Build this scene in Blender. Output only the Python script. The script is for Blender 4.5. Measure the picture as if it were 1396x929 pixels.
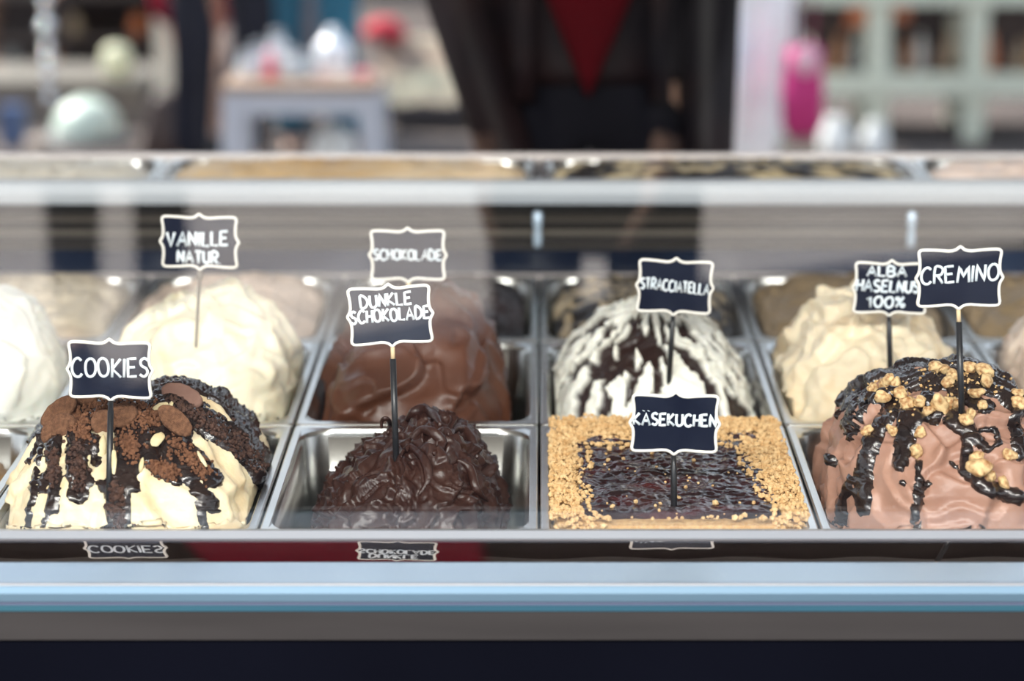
import bpy, bmesh, math, random
import numpy as np
from mathutils import Vector, Matrix, noise
from mathutils.bvhtree import BVHTree

for o in list(bpy.data.objects):
    bpy.data.objects.remove(o)
random.seed(7)
sc = bpy.context.scene
PI = math.pi

# ------------------------------------------------------------------ camera
CAMZ = 1.5515
F = 3300.0
TH = math.atan(854 / F)
CT, ST = math.cos(TH), math.sin(TH)
cam = bpy.data.cameras.new('camera')
co = bpy.data.objects.new('camera', cam)
sc.collection.objects.link(co)
co.location = (0, 0, CAMZ)
co.rotation_euler = (PI / 2 - TH, 0, 0)
cam.sensor_width = 36
cam.lens = F / 1396 * 36
cam.shift_x = -37 / 1396
cam.clip_start = 0.05
cam.clip_end = 200
cam.dof.use_dof = True
cam.dof.focus_distance = 2.24
cam.dof.aperture_fstop = 2.8
sc.camera = co

# ------------------------------------------------------------------ world, sun, fill light, exposure
w = bpy.data.worlds.new('sky')
sc.world = w
w.use_nodes = True
wn = w.node_tree
bg = wn.nodes['Background']
tc = wn.nodes.new('ShaderNodeTexCoord')
sep = wn.nodes.new('ShaderNodeSeparateXYZ')
ramp = wn.nodes.new('ShaderNodeValToRGB')
wn.links.new(tc.outputs['Generated'], sep.inputs[0])
wn.links.new(sep.outputs['Z'], ramp.inputs[0])
ramp.color_ramp.elements[0].position = 0.0
ramp.color_ramp.elements[0].color = (0.95, 0.97, 1.0, 1)
ramp.color_ramp.elements[1].position = 0.9
ramp.color_ramp.elements[1].color = (0.55, 0.74, 1.0, 1)
wn.links.new(ramp.outputs[0], bg.inputs[0])
bg.inputs[1].default_value = 1.3
sd = bpy.data.lights.new('sun', 'SUN')
so = bpy.data.objects.new('sun', sd)
sc.collection.objects.link(so)
so.rotation_euler = Vector((1.0, -0.62, -1.15)).to_track_quat('-Z', 'Y').to_euler()
sd.energy = 10.0
sd.angle = 0.02
sd.color = (1.0, 0.94, 0.86)
ld = bpy.data.lights.new('fill_light', 'AREA')  # added frontal fill for the gelato and signs, no visible source
lo = bpy.data.objects.new('fill_light', ld)
sc.collection.objects.link(lo)
ld.shape = 'RECTANGLE'
ld.size = 3.0
ld.size_y = 0.22
ld.energy = 118
ld.color = (1.0, 0.965, 0.91)
lo.location = (-0.3, -0.05, 2.25)
lo.rotation_euler = Vector((0.03, 2.3, -1.45)).to_track_quat('-Z', 'Y').to_euler()
sc.view_settings.view_transform = 'Standard'
sc.view_settings.look = 'None'
sc.view_settings.gamma = 1
sc.view_settings.use_curve_mapping = False
sc.view_settings.exposure = 0.35


# ------------------------------------------------------------------ helpers
def ray(px, py):
    u = (px - 735) / F
    v = (464.5 - py) / F
    return Vector((u, CT + v * ST, -ST + v * CT))


def P(px, py, Y):
    d = ray(px, py)
    return Vector((0, 0, CAMZ)) + d * (Y / d.y)


def proj(x, y, z):
    dz = z - CAMZ
    f = y * CT - dz * ST
    u = y * ST + dz * CT
    return 735 + F * x / f, 464.5 - F * u / f


def zat(py, Y):
    return P(735, py, Y).z


def lerp_table(tb, x):
    if x <= tb[0][0]:
        return tb[0][1]
    for (a, b), (c, d) in zip(tb, tb[1:]):
        if x <= c:
            t = (x - a) / (c - a)
            t = t * t * (3 - 2 * t) * 0.5 + t * 0.5
            return b + (d - b) * t
    return tb[-1][1]


def empty(name, loc=(0, 0, 0), label=None, cat=None, group=None, kind=None):
    o = bpy.data.objects.new(name, None)
    o.empty_display_size = 0.02
    sc.collection.objects.link(o)
    o.location = loc
    tag(o, label, cat, group, kind)
    return o


def tag(o, label=None, cat=None, group=None, kind=None):
    if label:
        o['label'] = label
    if cat:
        o['category'] = cat
    if group:
        o['group'] = group
    if kind:
        o['kind'] = kind
    return o


def link_mesh(name, me, m, parent=None, smooth=False):
    if m is not None and not me.materials:
        me.materials.append(m)
    if smooth:
        me.polygons.foreach_set('use_smooth', [True] * len(me.polygons))
    o = bpy.data.objects.new(name, me)
    sc.collection.objects.link(o)
    if parent is not None:
        o.parent = parent
        # geometry is written in world space: bake the parent's offset out
        o.matrix_parent_inverse = parent.matrix_basis.inverted()
    return o


def build(name, bm, m, parent=None, smooth=False):
    me = bpy.data.meshes.new(name)
    bmesh.ops.recalc_face_normals(bm, faces=bm.faces)
    bm.to_mesh(me)
    bm.free()
    return link_mesh(name, me, m, parent, smooth)


def box(bm, x0, x1, y0, y1, z0, z1, bevel=0):
    r = bmesh.ops.create_cube(bm, size=1)
    for v in r['verts']:
        v.co = Vector(((x0 + x1) / 2 + v.co.x * (x1 - x0), (y0 + y1) / 2 + v.co.y * (y1 - y0),
                       (z0 + z1) / 2 + v.co.z * (z1 - z0)))
    if bevel:
        es = list({e for v in r['verts'] for e in v.link_edges})
        bmesh.ops.bevel(bm, geom=es, offset=bevel, segments=2, affect='EDGES')


def tube(bm, pts, r, n=8, closed=False, flat=1.0, caps=True, up=Vector((0, 1, 0))):
    """tube along pts; r number or list; flat squashes it along 'up'"""
    rings = []
    N = len(pts)
    for i, p in enumerate(pts):
        a = pts[(i - 1) % N] if (closed or i > 0) else pts[i]
        b = pts[(i + 1) % N] if (closed or i < N - 1) else pts[i]
        t = (Vector(b) - Vector(a)).normalized()
        u = up
        if abs(t.dot(u)) > 0.95:
            u = Vector((1, 0, 0))
        s = t.cross(u).normalized()
        w_ = s.cross(t).normalized()
        rr = r[i] if isinstance(r, (list, tuple)) else r
        rings.append([bm.verts.new(Vector(p) + s * rr * math.cos(2 * PI * k / n) + w_ * rr * flat * math.sin(2 * PI * k / n))
                      for k in range(n)])
    for i in range(N if closed else N - 1):
        A, B = rings[i], rings[(i + 1) % N]
        for k in range(n):
            bm.faces.new((A[k], A[(k + 1) % n], B[(k + 1) % n], B[k]))
    if caps and not closed:
        bm.faces.new(rings[0])
        bm.faces.new(rings[-1][::-1])


def lathe(bm, prof, c, n=20):
    rings = []
    for (r, z) in prof:
        rings.append([bm.verts.new((c[0] + r * math.cos(2 * PI * k / n), c[1] + r * math.sin(2 * PI * k / n), c[2] + z)) for k in range(n)])
    for A, B in zip(rings, rings[1:]):
        for k in range(n):
            bm.faces.new((A[k], A[(k + 1) % n], B[(k + 1) % n], B[k]))
    bm.faces.new(rings[0])
    bm.faces.new(rings[-1][::-1])


def ellipsoid(bm, c, rx, ry, rz, sub=2, rot=None, jit=0.0, fr=1.0, seed=0.0):
    r = bmesh.ops.create_icosphere(bm, subdivisions=sub, radius=1)
    for v in r['verts']:
        p = v.co.copy()
        if jit:
            p = p * (1 + jit * noise.noise(p * fr + Vector((seed, seed * 1.7, 3.1))))
        p = Vector((p.x * rx, p.y * ry, p.z * rz))
        if rot is not None:
            p = rot @ p
        v.co = Vector(c) + p


def extrude_profile(name, pts, x0, x1, m, parent, smooth=False):
    """pts: list of (Y,z) open or closed polyline swept along x, closed with caps"""
    bm = bmesh.new()
    A = [bm.verts.new((x0, y, z)) for y, z in pts]
    B = [bm.verts.new((x1, y, z)) for y, z in pts]
    n = len(pts)
    for i in range(n):
        bm.faces.new((A[i], A[(i + 1) % n], B[(i + 1) % n], B[i]))
    bm.faces.new(A)
    bm.faces.new(B[::-1])
    return build(name, bm, m, parent, smooth)


# ------------------------------------------------------------------ materials
def mat(name, col, rough=0.5, metal=0.0, col2=None, scale=8.0, detail=3.0, bump=0.0, bscale=None, sss=0.0,
        spec=0.5, coat=0.0, stretch=(1, 1, 1), lo=0.35, hi=0.65, attr=None, attr_col=None, coords='Object', aniso=0.0):
    m = bpy.data.materials.new(name)
    m.use_nodes = True
    t = m.node_tree
    b = t.nodes['Principled BSDF']
    b.inputs['Base Color'].default_value = (*col, 1)
    b.inputs['Roughness'].default_value = rough
    b.inputs['Metallic'].default_value = metal
    b.inputs['Specular IOR Level'].default_value = spec
    b.inputs['Coat Weight'].default_value = coat
    b.inputs['Coat Roughness'].default_value = 0.08
    if sss:
        b.inputs['Subsurface Weight'].default_value = sss
        b.inputs['Subsurface Radius'].default_value = (0.006, 0.004, 0.003)
        b.inputs['Subsurface Scale'].default_value = 1.0
    tcn = t.nodes.new('ShaderNodeTexCoord')
    mp = t.nodes.new('ShaderNodeMapping')
    mp.inputs['Scale'].default_value = stretch
    t.links.new(tcn.outputs[coords], mp.inputs[0])
    out = None
    if col2 is not None:
        nz = t.nodes.new('ShaderNodeTexNoise')
        nz.inputs['Scale'].default_value = scale
        nz.inputs['Detail'].default_value = detail
        t.links.new(mp.outputs[0], nz.inputs['Vector'])
        rp = t.nodes.new('ShaderNodeValToRGB')
        rp.color_ramp.elements[0].position = lo
        rp.color_ramp.elements[0].color = (*col, 1)
        rp.color_ramp.elements[1].position = hi
        rp.color_ramp.elements[1].color = (*col2, 1)
        t.links.new(nz.outputs[0], rp.inputs[0])
        out = rp.outputs[0]
    if attr:
        at = t.nodes.new('ShaderNodeAttribute')
        at.attribute_name = attr
        mx = t.nodes.new('ShaderNodeMix')
        mx.data_type = 'RGBA'
        t.links.new(at.outputs['Fac'], mx.inputs[0])
        if out:
            t.links.new(out, mx.inputs[6])
        else:
            mx.inputs[6].default_value = (*col, 1)
        mx.inputs[7].default_value = (*attr_col, 1)
        out = mx.outputs[2]
    if out:
        t.links.new(out, b.inputs['Base Color'])
    if bump:
        n2 = t.nodes.new('ShaderNodeTexNoise')
        n2.inputs['Scale'].default_value = bscale or scale * 4
        n2.inputs['Detail'].default_value = 4
        t.links.new(mp.outputs[0], n2.inputs['Vector'])
        bp = t.nodes.new('ShaderNodeBump')
        bp.inputs['Strength'].default_value = bump
        bp.inputs['Distance'].default_value = 0.002
        t.links.new(n2.outputs[0], bp.inputs['Height'])
        t.links.new(bp.outputs[0], b.inputs['Normal'])
    return m


M = {}
M['steel'] = mat('brushed_steel', (0.66, 0.66, 0.64), 0.27, 1.0, (0.56, 0.57, 0.56), 6, stretch=(1, 1, 8))
M['steel_soft'] = mat('satin_steel', (0.80, 0.79, 0.76), 0.38, 0.9, (0.70, 0.69, 0.66), 3, stretch=(0.3, 4, 40))
M['white_metal'] = mat('white_enamel', (0.19, 0.205, 0.23), 0.35, 0.1, (0.17, 0.185, 0.21), 2)
M['sky_tint_alu'] = mat('sky_tint_aluminium', (0.24, 0.31, 0.38), 0.3, 0.35, (0.21, 0.29, 0.38), 1.3, stretch=(0.6, 8, 8))  # the sky's blue reflection is put into the metal colour
M['teal_alu'] = mat('sky_tint_strip', (0.045, 0.145, 0.18), 0.25, 0.2, (0.035, 0.10, 0.15), 2, stretch=(0.6, 8, 8))  # blue of the mirrored sky set as base colour
M['slate'] = mat('grey_brown_strip', (0.030, 0.027, 0.027), 0.5, 0.0, (0.040, 0.036, 0.036), 5, spec=0.2, stretch=(0.5, 6, 6))
M['navy_panel'] = mat('navy_black_panel', (0.0022, 0.0025, 0.005), 0.6, 0.0, (0.003, 0.0034, 0.007), 3, spec=0.02)
M['dark_mirror'] = mat('dark_polished_ledge', (0.36, 0.32, 0.33), 0.03, 1.0, (0.43, 0.39, 0.38), 9, stretch=(0.6, 5, 5))
M['navy_band'] = mat('navy_band', (0.005, 0.009, 0.022), 0.25, 0.0, (0.016, 0.030, 0.065), 2.2, spec=0.3)
M['well'] = mat('dark_well', (0.04, 0.04, 0.045), 0.5, 0.3)
M['board'] = mat('chalkboard_black', (0.009, 0.012, 0.026), 0.28, 0.0, (0.014, 0.018, 0.034), 30, spec=0.15)
M['frame'] = mat('cream_white_frame', (0.80, 0.77, 0.70), 0.45, 0.0, (0.86, 0.84, 0.79), 40)
M['ink'] = mat('white_marker', (0.82, 0.88, 0.92), 0.6, 0.0, (0.70, 0.80, 0.88), 90)
M['ink'].node_tree.nodes['Principled BSDF'].inputs['Roughness'].default_value = 0.7
M['stick'] = mat('black_stick', (0.012, 0.013, 0.016), 0.35)
M['grey_stick'] = mat('grey_stick', (0.16, 0.14, 0.12), 0.5)
M['wood_tip'] = mat('pale_wood_tip', (0.72, 0.55, 0.33), 0.6)

# ------------------------------------------------------------------ street ground and added sun-blocking canopy (large structure)
RIM = 0.85
paving = mat('warm_paving', (0.046, 0.034, 0.030), 0.9, 0, (0.082, 0.062, 0.055), 1.5, bump=0.3, bscale=30)
bm = bmesh.new()
box(bm, -30, 30, -24, 40, -0.2, 0.0)
tag(build('floor', bm, paving), kind='structure')

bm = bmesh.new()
edge = [(-30, -1.25), (-1.3, -1.40), (-0.3, -1.9), (0.4, -2.6), (1.6, -3.2), (30, -3.4), (30, -4.0), (-30, -4.0)]  # pale shape paints the sunlit part of the street, mirrored in the glass
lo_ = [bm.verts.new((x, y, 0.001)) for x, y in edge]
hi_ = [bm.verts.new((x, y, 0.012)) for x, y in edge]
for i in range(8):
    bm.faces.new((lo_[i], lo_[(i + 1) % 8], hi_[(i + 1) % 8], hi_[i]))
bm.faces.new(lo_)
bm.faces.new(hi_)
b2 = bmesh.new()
box(b2, -30, 30, -24, -4.001, 0.001, 0.010)  # dark ground added to keep the upper glass reflection weak
tag(build('trim_3', b2, mat('dim_reflection_ground', (0.018, 0.017, 0.020), 0.95, 0, (0.028, 0.026, 0.028), 6, spec=0.05)), kind='structure')
tag(build('trim_1', bm, mat('sunlit_ground_tone', (0.58, 0.51, 0.46), 0.85, 0, (0.70, 0.63, 0.58), 1.5)), kind='structure')

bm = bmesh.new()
edge = [(-30, -1.249), (-1.3, -1.399), (-0.3, -1.899), (0.4, -2.599), (1.6, -3.199), (30, -3.399), (30, 1.85), (-30, 1.85)]  # dark shape paints the shaded part of the street before the case
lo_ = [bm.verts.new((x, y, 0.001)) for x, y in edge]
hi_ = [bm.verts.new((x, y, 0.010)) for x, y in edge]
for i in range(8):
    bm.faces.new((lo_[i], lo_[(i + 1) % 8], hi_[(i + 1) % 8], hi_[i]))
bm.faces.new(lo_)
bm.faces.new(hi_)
tag(build('trim_2', bm, mat('shaded_ground_tone', (0.022, 0.021, 0.024), 0.95, 0, (0.034, 0.032, 0.034), 6, spec=0.05)), kind='structure')

canopy_m = mat('sun_block_cloth', (0.62, 0.60, 0.56), 0.85, 0, (0.70, 0.68, 0.64), 6)  # canopy added out of view to shade the case and soften its light
can = empty('sun_block_canopy', (0, 2.0, 2.6), 'added pale cloth canopy keeping sun off the ice cream counter', 'canopy')
bm = bmesh.new()
box(bm, -5.5, 5.5, -0.1, 5.0, 2.62, 2.66)
build('sun_block_cloth', bm, canopy_m, can)
for x in (-5.4, 5.4):
    for y in (0.0, 4.9):
        bm = bmesh.new()
        tube(bm, [(x, y, 0), (x, y, 2.62)], 0.03, 10, up=Vector((1, 0, 0)))
        build('post', bm, M['steel'], can, True)
bm = bmesh.new()
box(bm, -1.8, 1.2, -0.09, 0.08, 2.36, 2.40, 0.01)  # housing and rods added around the fill light
build('fill_light_housing', bm, M['white_metal'], can)
for x in (-1.5, 0.9):
    bm = bmesh.new()
    tube(bm, [(x, -0.02, 2.40), (x, -0.02, 2.62)], 0.008, 8, up=Vector((1, 0, 0)))
    build('fill_light_rod', bm, M['steel'], can, True)

# ------------------------------------------------------------------ display case
XL, XR = -1.05, 1.05
case = empty('display_case', (0, 2.7, 0), 'long refrigerated ice cream display case with steel pans behind a glass front', 'display case')


def yz(py, Y):
    return (Y, zat(py, Y))


# base and front, from top to bottom of the photographed front edge
bm = bmesh.new()
box(bm, XL, XR, 1.86, 3.40, 0.08, 0.62)
build('case_body', bm, M['navy_panel'], case)
extrude_profile('glass_sill', [yz(721.5, 2.004), yz(724, 1.990), yz(734, 1.986), (1.990, 0.80), (2.006, 0.80)], XL, XR, M['white_metal'], case)
# convex dark polished ledge mirroring the signs
led = []
y0, z0 = yz(735.5, 1.9855)
py_, al = 735.5, 2.7
yy, zz = y0, z0
led.append((yy, zz))
while len(led) < 200:
    st = 0.0005
    al_ = math.radians(9.7 + (y0 - yy) / 0.030 * 2.7)
    yy -= st * math.cos(al_)
    zz -= st * math.sin(al_)
    led.append((yy, zz))
    if proj(0, yy, zz)[1] > 766.5:
        break
ye, ze = led[-1]
prof = led + [(ye, 0.80), (y0, 0.80)]
ob = extrude_profile('mirror_ledge', prof, XL, XR, M['dark_mirror'], case)
tag(ob, 'dark polished ledge mirroring the signs upside down')
y2 = ye - 0.001


def down(py, Y):
    return yz(py, Y)


extrude_profile('pale_top_strip', [down(767, y2), down(769, y2 - 0.004), down(796, y2 - 0.046), down(797.5, y2 - 0.052), (y2 - 0.050, zat(796, y2 - 0.046) - 0.004), (y2, zat(796, y2 - 0.046) - 0.004)], XL, XR, M['sky_tint_alu'], case)
yf = y2 - 0.053
bright_line = extrude_profile('edge_bead', [down(796.2, yf), down(799.2, yf - 0.001), (yf + 0.003, zat(799.2, yf)), (yf + 0.003, zat(796.2, yf))], XL, XR, M['white_metal'], case)
extrude_profile('sky_tint_fascia', [down(799.6, yf), down(810, yf - 0.002), down(821, yf), (yf + 0.06, zat(821, yf)), (yf + 0.06, zat(799.6, yf))], XL, XR, mat('sky_tint_fascia', (0.14, 0.23, 0.31), 0.3, 0.3, (0.17, 0.27, 0.36), 1.4, stretch=(0.7, 5, 5)), case)  # fascia coloured with the blue it would reflect from the sky
extrude_profile('dark_gap', [down(821.4, yf + 0.002), down(826, yf + 0.002), (yf + 0.05, zat(826, yf)), (yf + 0.05, zat(821.4, yf))], XL, XR, mat('dusky_gap', (0.09, 0.10, 0.16), 0.4), case)  # dark blue-grey strip set slightly back below the fascia
extrude_profile('teal_strip', [down(826.4, yf), down(834, yf), (yf + 0.05, zat(834, yf)), (yf + 0.05, zat(826.4, yf))], XL, XR, M['teal_alu'], case)
extrude_profile('grey_strip', [down(834.4, yf + 0.001), down(873, yf + 0.001), (yf + 0.05, zat(873, yf)), (yf + 0.05, zat(834.4, yf))], XL, XR, M['slate'], case)
extrude_profile('front_panel', [down(873.4, yf + 0.006), (yf + 0.006, 0.08), (yf + 0.03, 0.08), (yf + 0.03, zat(873.4, yf))], XL, XR, M['navy_panel'], case)

# well in which the pans hang
bm = bmesh.new()
box(bm, XL, XR, 2.008, 3.055, 0.625, 0.655)
build('well_floor', bm, M['well'], case)
for x in (XL, XR - 0.02):
    bm = bmesh.new()
    box(bm, x, x + 0.02, 2.008, 3.40, 0.62, 0.87)
    build('side_panel', bm, M['steel'], case)
for (x0_, x1_, ya_, yb_) in ((0.752, XR - 0.022, 2.372, 3.044), (0.503, XR - 0.022, 2.026, 2.3655), (XL + 0.022, -0.752, 2.026, 3.044)):
    bm = bmesh.new()
    box(bm, x0_, x1_, ya_, yb_, 0.84, 0.8485, 0.002)
    build('cover_plate', bm, M['steel'], case)
# riser behind row three
YR = 3.062
zt = lambda py: zat(py, YR)
extrude_profile('riser_foot_rail', [(YR - 0.012, zt(380)), (YR - 0.012, zt(373)), (YR + 0.01, zt(373)), (YR + 0.01, zt(380) - 0.03), (YR, zt(380) - 0.03)], XL, XR,
                mat('rosy_enamel', (0.66, 0.60, 0.58), 0.35, 0.1), case)
extrude_profile('navy_band', [(YR, zt(372.5)), (YR, zt(341)), (YR + 0.01, zt(341)), (YR + 0.01, zt(372.5))], XL, XR, M['navy_band'], case)
flute_reflect_cols = [(0.36, 0.33, 0.30), (0.10, 0.095, 0.10), (0.62, 0.56, 0.48), (0.08, 0.075, 0.075), (0.50, 0.44, 0.38), (0.14, 0.13, 0.125), (0.07, 0.07, 0.075)]  # light and dark bands put the steel's reflections into the colour
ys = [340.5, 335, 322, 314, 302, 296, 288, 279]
for k, c in enumerate(flute_reflect_cols):
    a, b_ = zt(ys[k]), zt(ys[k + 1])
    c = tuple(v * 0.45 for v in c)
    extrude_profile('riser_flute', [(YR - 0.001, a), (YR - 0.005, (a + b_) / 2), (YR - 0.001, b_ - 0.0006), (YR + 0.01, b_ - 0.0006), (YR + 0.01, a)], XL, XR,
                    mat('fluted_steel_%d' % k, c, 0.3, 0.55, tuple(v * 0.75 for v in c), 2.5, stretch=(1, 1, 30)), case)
extrude_profile('riser_cap', [(YR - 0.012, zt(276)), (YR - 0.016, zt(262)), (YR - 0.012, zt(247)), (YR + 0.012, zt(246)), (YR + 0.012, zt(277))], XL, XR,
                mat('bright_cap', (0.36, 0.40, 0.45), 0.5, 0.0, (0.42, 0.45, 0.48), 1.5), case)
for px in (733, 1241):
    x = P(px, 300, YR).x
    bm = bmesh.new()
    lathe(bm, [(0.004, 0), (0.0055, 0.002), (0.0055, 0.016), (0.004, 0.022), (0.006, 0.030), (0.006, 0.044), (0.003, 0.047)], (x, YR - 0.012, zt(334)), 12)
    tag(build('riser_clip', bm, mat('pale_blue_clip', (0.5, 0.62, 0.75), 0.25, 0.3), case, True), 'pale blue upright clip on the riser')
ZU = zat(245.5, 3.08)
bm = bmesh.new()
box(bm, XL, XR, 3.075, 3.40, 0.625, ZU - 0.05)
build('upper_shelf', bm, M['well'], case)
YB = 3.247
extrude_profile('rear_rail', [(YB, zat(217.5, YB)), (YB, zat(210.5, YB)), (YB + 0.012, zat(210.5, YB)), (YB + 0.012, ZU - 0.05), (YB, ZU - 0.05)], XL, XR,
                mat('rear_rail_enamel', (0.74, 0.68, 0.66), 0.35, 0.1), case)

# ------------------------------------------------------------------ pans
def rrect(xc, yc, hx, hy, r, z, n=6):
    pts = []
    for (sx, sy, a0) in ((1, 1, 0), (-1, 1, 90), (-1, -1, 180), (1, -1, 270)):
        for k in range(n + 1):
            a = math.radians(a0 + 90 * k / n)
            pts.append((xc + sx * (hx - r) + r * math.cos(a), yc + sy * (hy - r) + r * math.sin(a), z))
    return pts


def pan(x0, x1, ya, yb, label, group, rim=RIM, depth=0.15):
    xc, yc = (x0 + x1) / 2, (ya + yb) / 2
    hx, hy = (x1 - x0) / 2 - 0.0012, (yb - ya) / 2 - 0.0012
    loops = [(0.031, 0.024, -depth - 0.001), (0.0205, 0.029, -depth + 0.011), (0.0155, 0.029, -depth * 0.5), (0.0108, 0.025, -0.0085), (0.001, 0.006, -0.0092), (0, 0.006, -0.008), (0, 0.006, -0.001), (0.0015, 0.006, 0.0), (0.0075, 0.012, 0.0), (0.0085, 0.030, -0.0012),
             (0.0095, 0.034, -0.006), (0.014, 0.036, -depth * 0.5), (0.019, 0.036, -depth + 0.012), (0.030, 0.030, -depth)]
    bm = bmesh.new()
    prev = None
    first = None
    for (ins, r, dz) in loops:
        ring = [bm.verts.new(p) for p in rrect(xc, yc, hx - ins, hy - ins - (0.0035 if ins > 0.005 and rim == RIM else 0), r, rim + dz)]
        first = first or ring
        if prev:
            n = len(ring)
            for i in range(n):
                bm.faces.new((prev[i], prev[(i + 1) % n], ring[(i + 1) % n], ring[i]))
        prev = ring
    bm.faces.new(prev)
    bm.faces.new(first)
    o = build('steel_pan', bm, M['steel'], None, True)
    for f_ in o.data.polygons:
        if abs(f_.normal.z) > 0.93 and f_.center.z > rim - 0.004:
            f_.use_smooth = False
    return tag(o, label, 'pan', group)


ROWS = [2.024, 2.368, 2.710, 3.045]
G1 = 'steel gelato pans set in rows in the case'
plabel = {
    (0, -3): 'steel pan cut by the left edge in the front row',
    (0, -2): 'steel pan holding the cookie gelato, front row',
    (0, -1): 'steel pan holding the dark chocolate gelato, its bare walls showing',
    (0, 0): 'steel pan filled with the crumb-edged cheesecake gelato',
    (0, 1): 'steel pan under the hazelnut-topped chocolate gelato, front row right',
    (1, -3): 'steel pan of plain white gelato at the left edge, second row',
    (1, -2): 'steel pan holding the tall cream-yellow vanilla gelato',
    (1, -1): 'steel pan holding the smooth milk chocolate gelato, second row',
    (1, 0): 'steel pan holding the black and white streaked gelato, second row',
    (1, 1): 'steel pan holding the beige hazelnut gelato, second row',
    (1, 2): 'steel pan cut by the right edge in the second row',
    (2, -3): 'leftmost steel pan of the third row, pale cream gelato',
    (2, -2): 'steel pan of pinkish beige gelato behind the vanilla mound',
    (2, -1): 'steel pan of near-black gelato behind the milk chocolate mound',
    (2, 0): 'steel pan of black gelato with tan streaks, third row',
    (2, 1): 'steel pan of olive brown gelato behind the beige hazelnut mound',
    (2, 2): 'rightmost steel pan of the third row, tan brown gelato',
}
for (r, k), lb in plabel.items():
    pan(k * 0.25, k * 0.25 + 0.25, ROWS[r], ROWS[r + 1], lb, G1)
up = {-2: 'wide shallow pan at the left of the raised back row, greyish white gelato',
      -1: 'wide shallow pan of golden caramel gelato in the raised back row',
      0: 'wide shallow pan of black and tan swirled gelato in the raised back row',
      1: 'wide shallow pan of pale pink gelato at the right of the raised back row'}
for k, lb in up.items():
    pan(k * 0.5, k * 0.5 + 0.5, 3.079, 3.243, lb, 'wide pans of the raised back row', rim=ZU, depth=0.045)

# ------------------------------------------------------------------ gelato mounds
def fbm(p, s, seed, o=3):
    v = 0
    a = 1
    q = Vector((p[0] * s + seed, p[1] * s - seed * 1.3, p[2] * s + seed * 0.7))
    for _ in range(o):
        v += a * noise.noise(q)
        q = q * 2.1
        a *= 0.5
    return v


def ridge(p, s, seed):
    return 1 - abs(noise.noise(Vector((p[0] * s + seed, p[1] * s - seed, p[2] * s + seed))) * 2)


def sawf(ph, sharp=0.12, pw=1.4):
    s = ph - math.floor(ph)
    if s < 1 - sharp:
        return (s / (1 - sharp)) ** pw
    t = (s - (1 - sharp)) / sharp
    return 1 - t * t * (3 - 2 * t)


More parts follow.
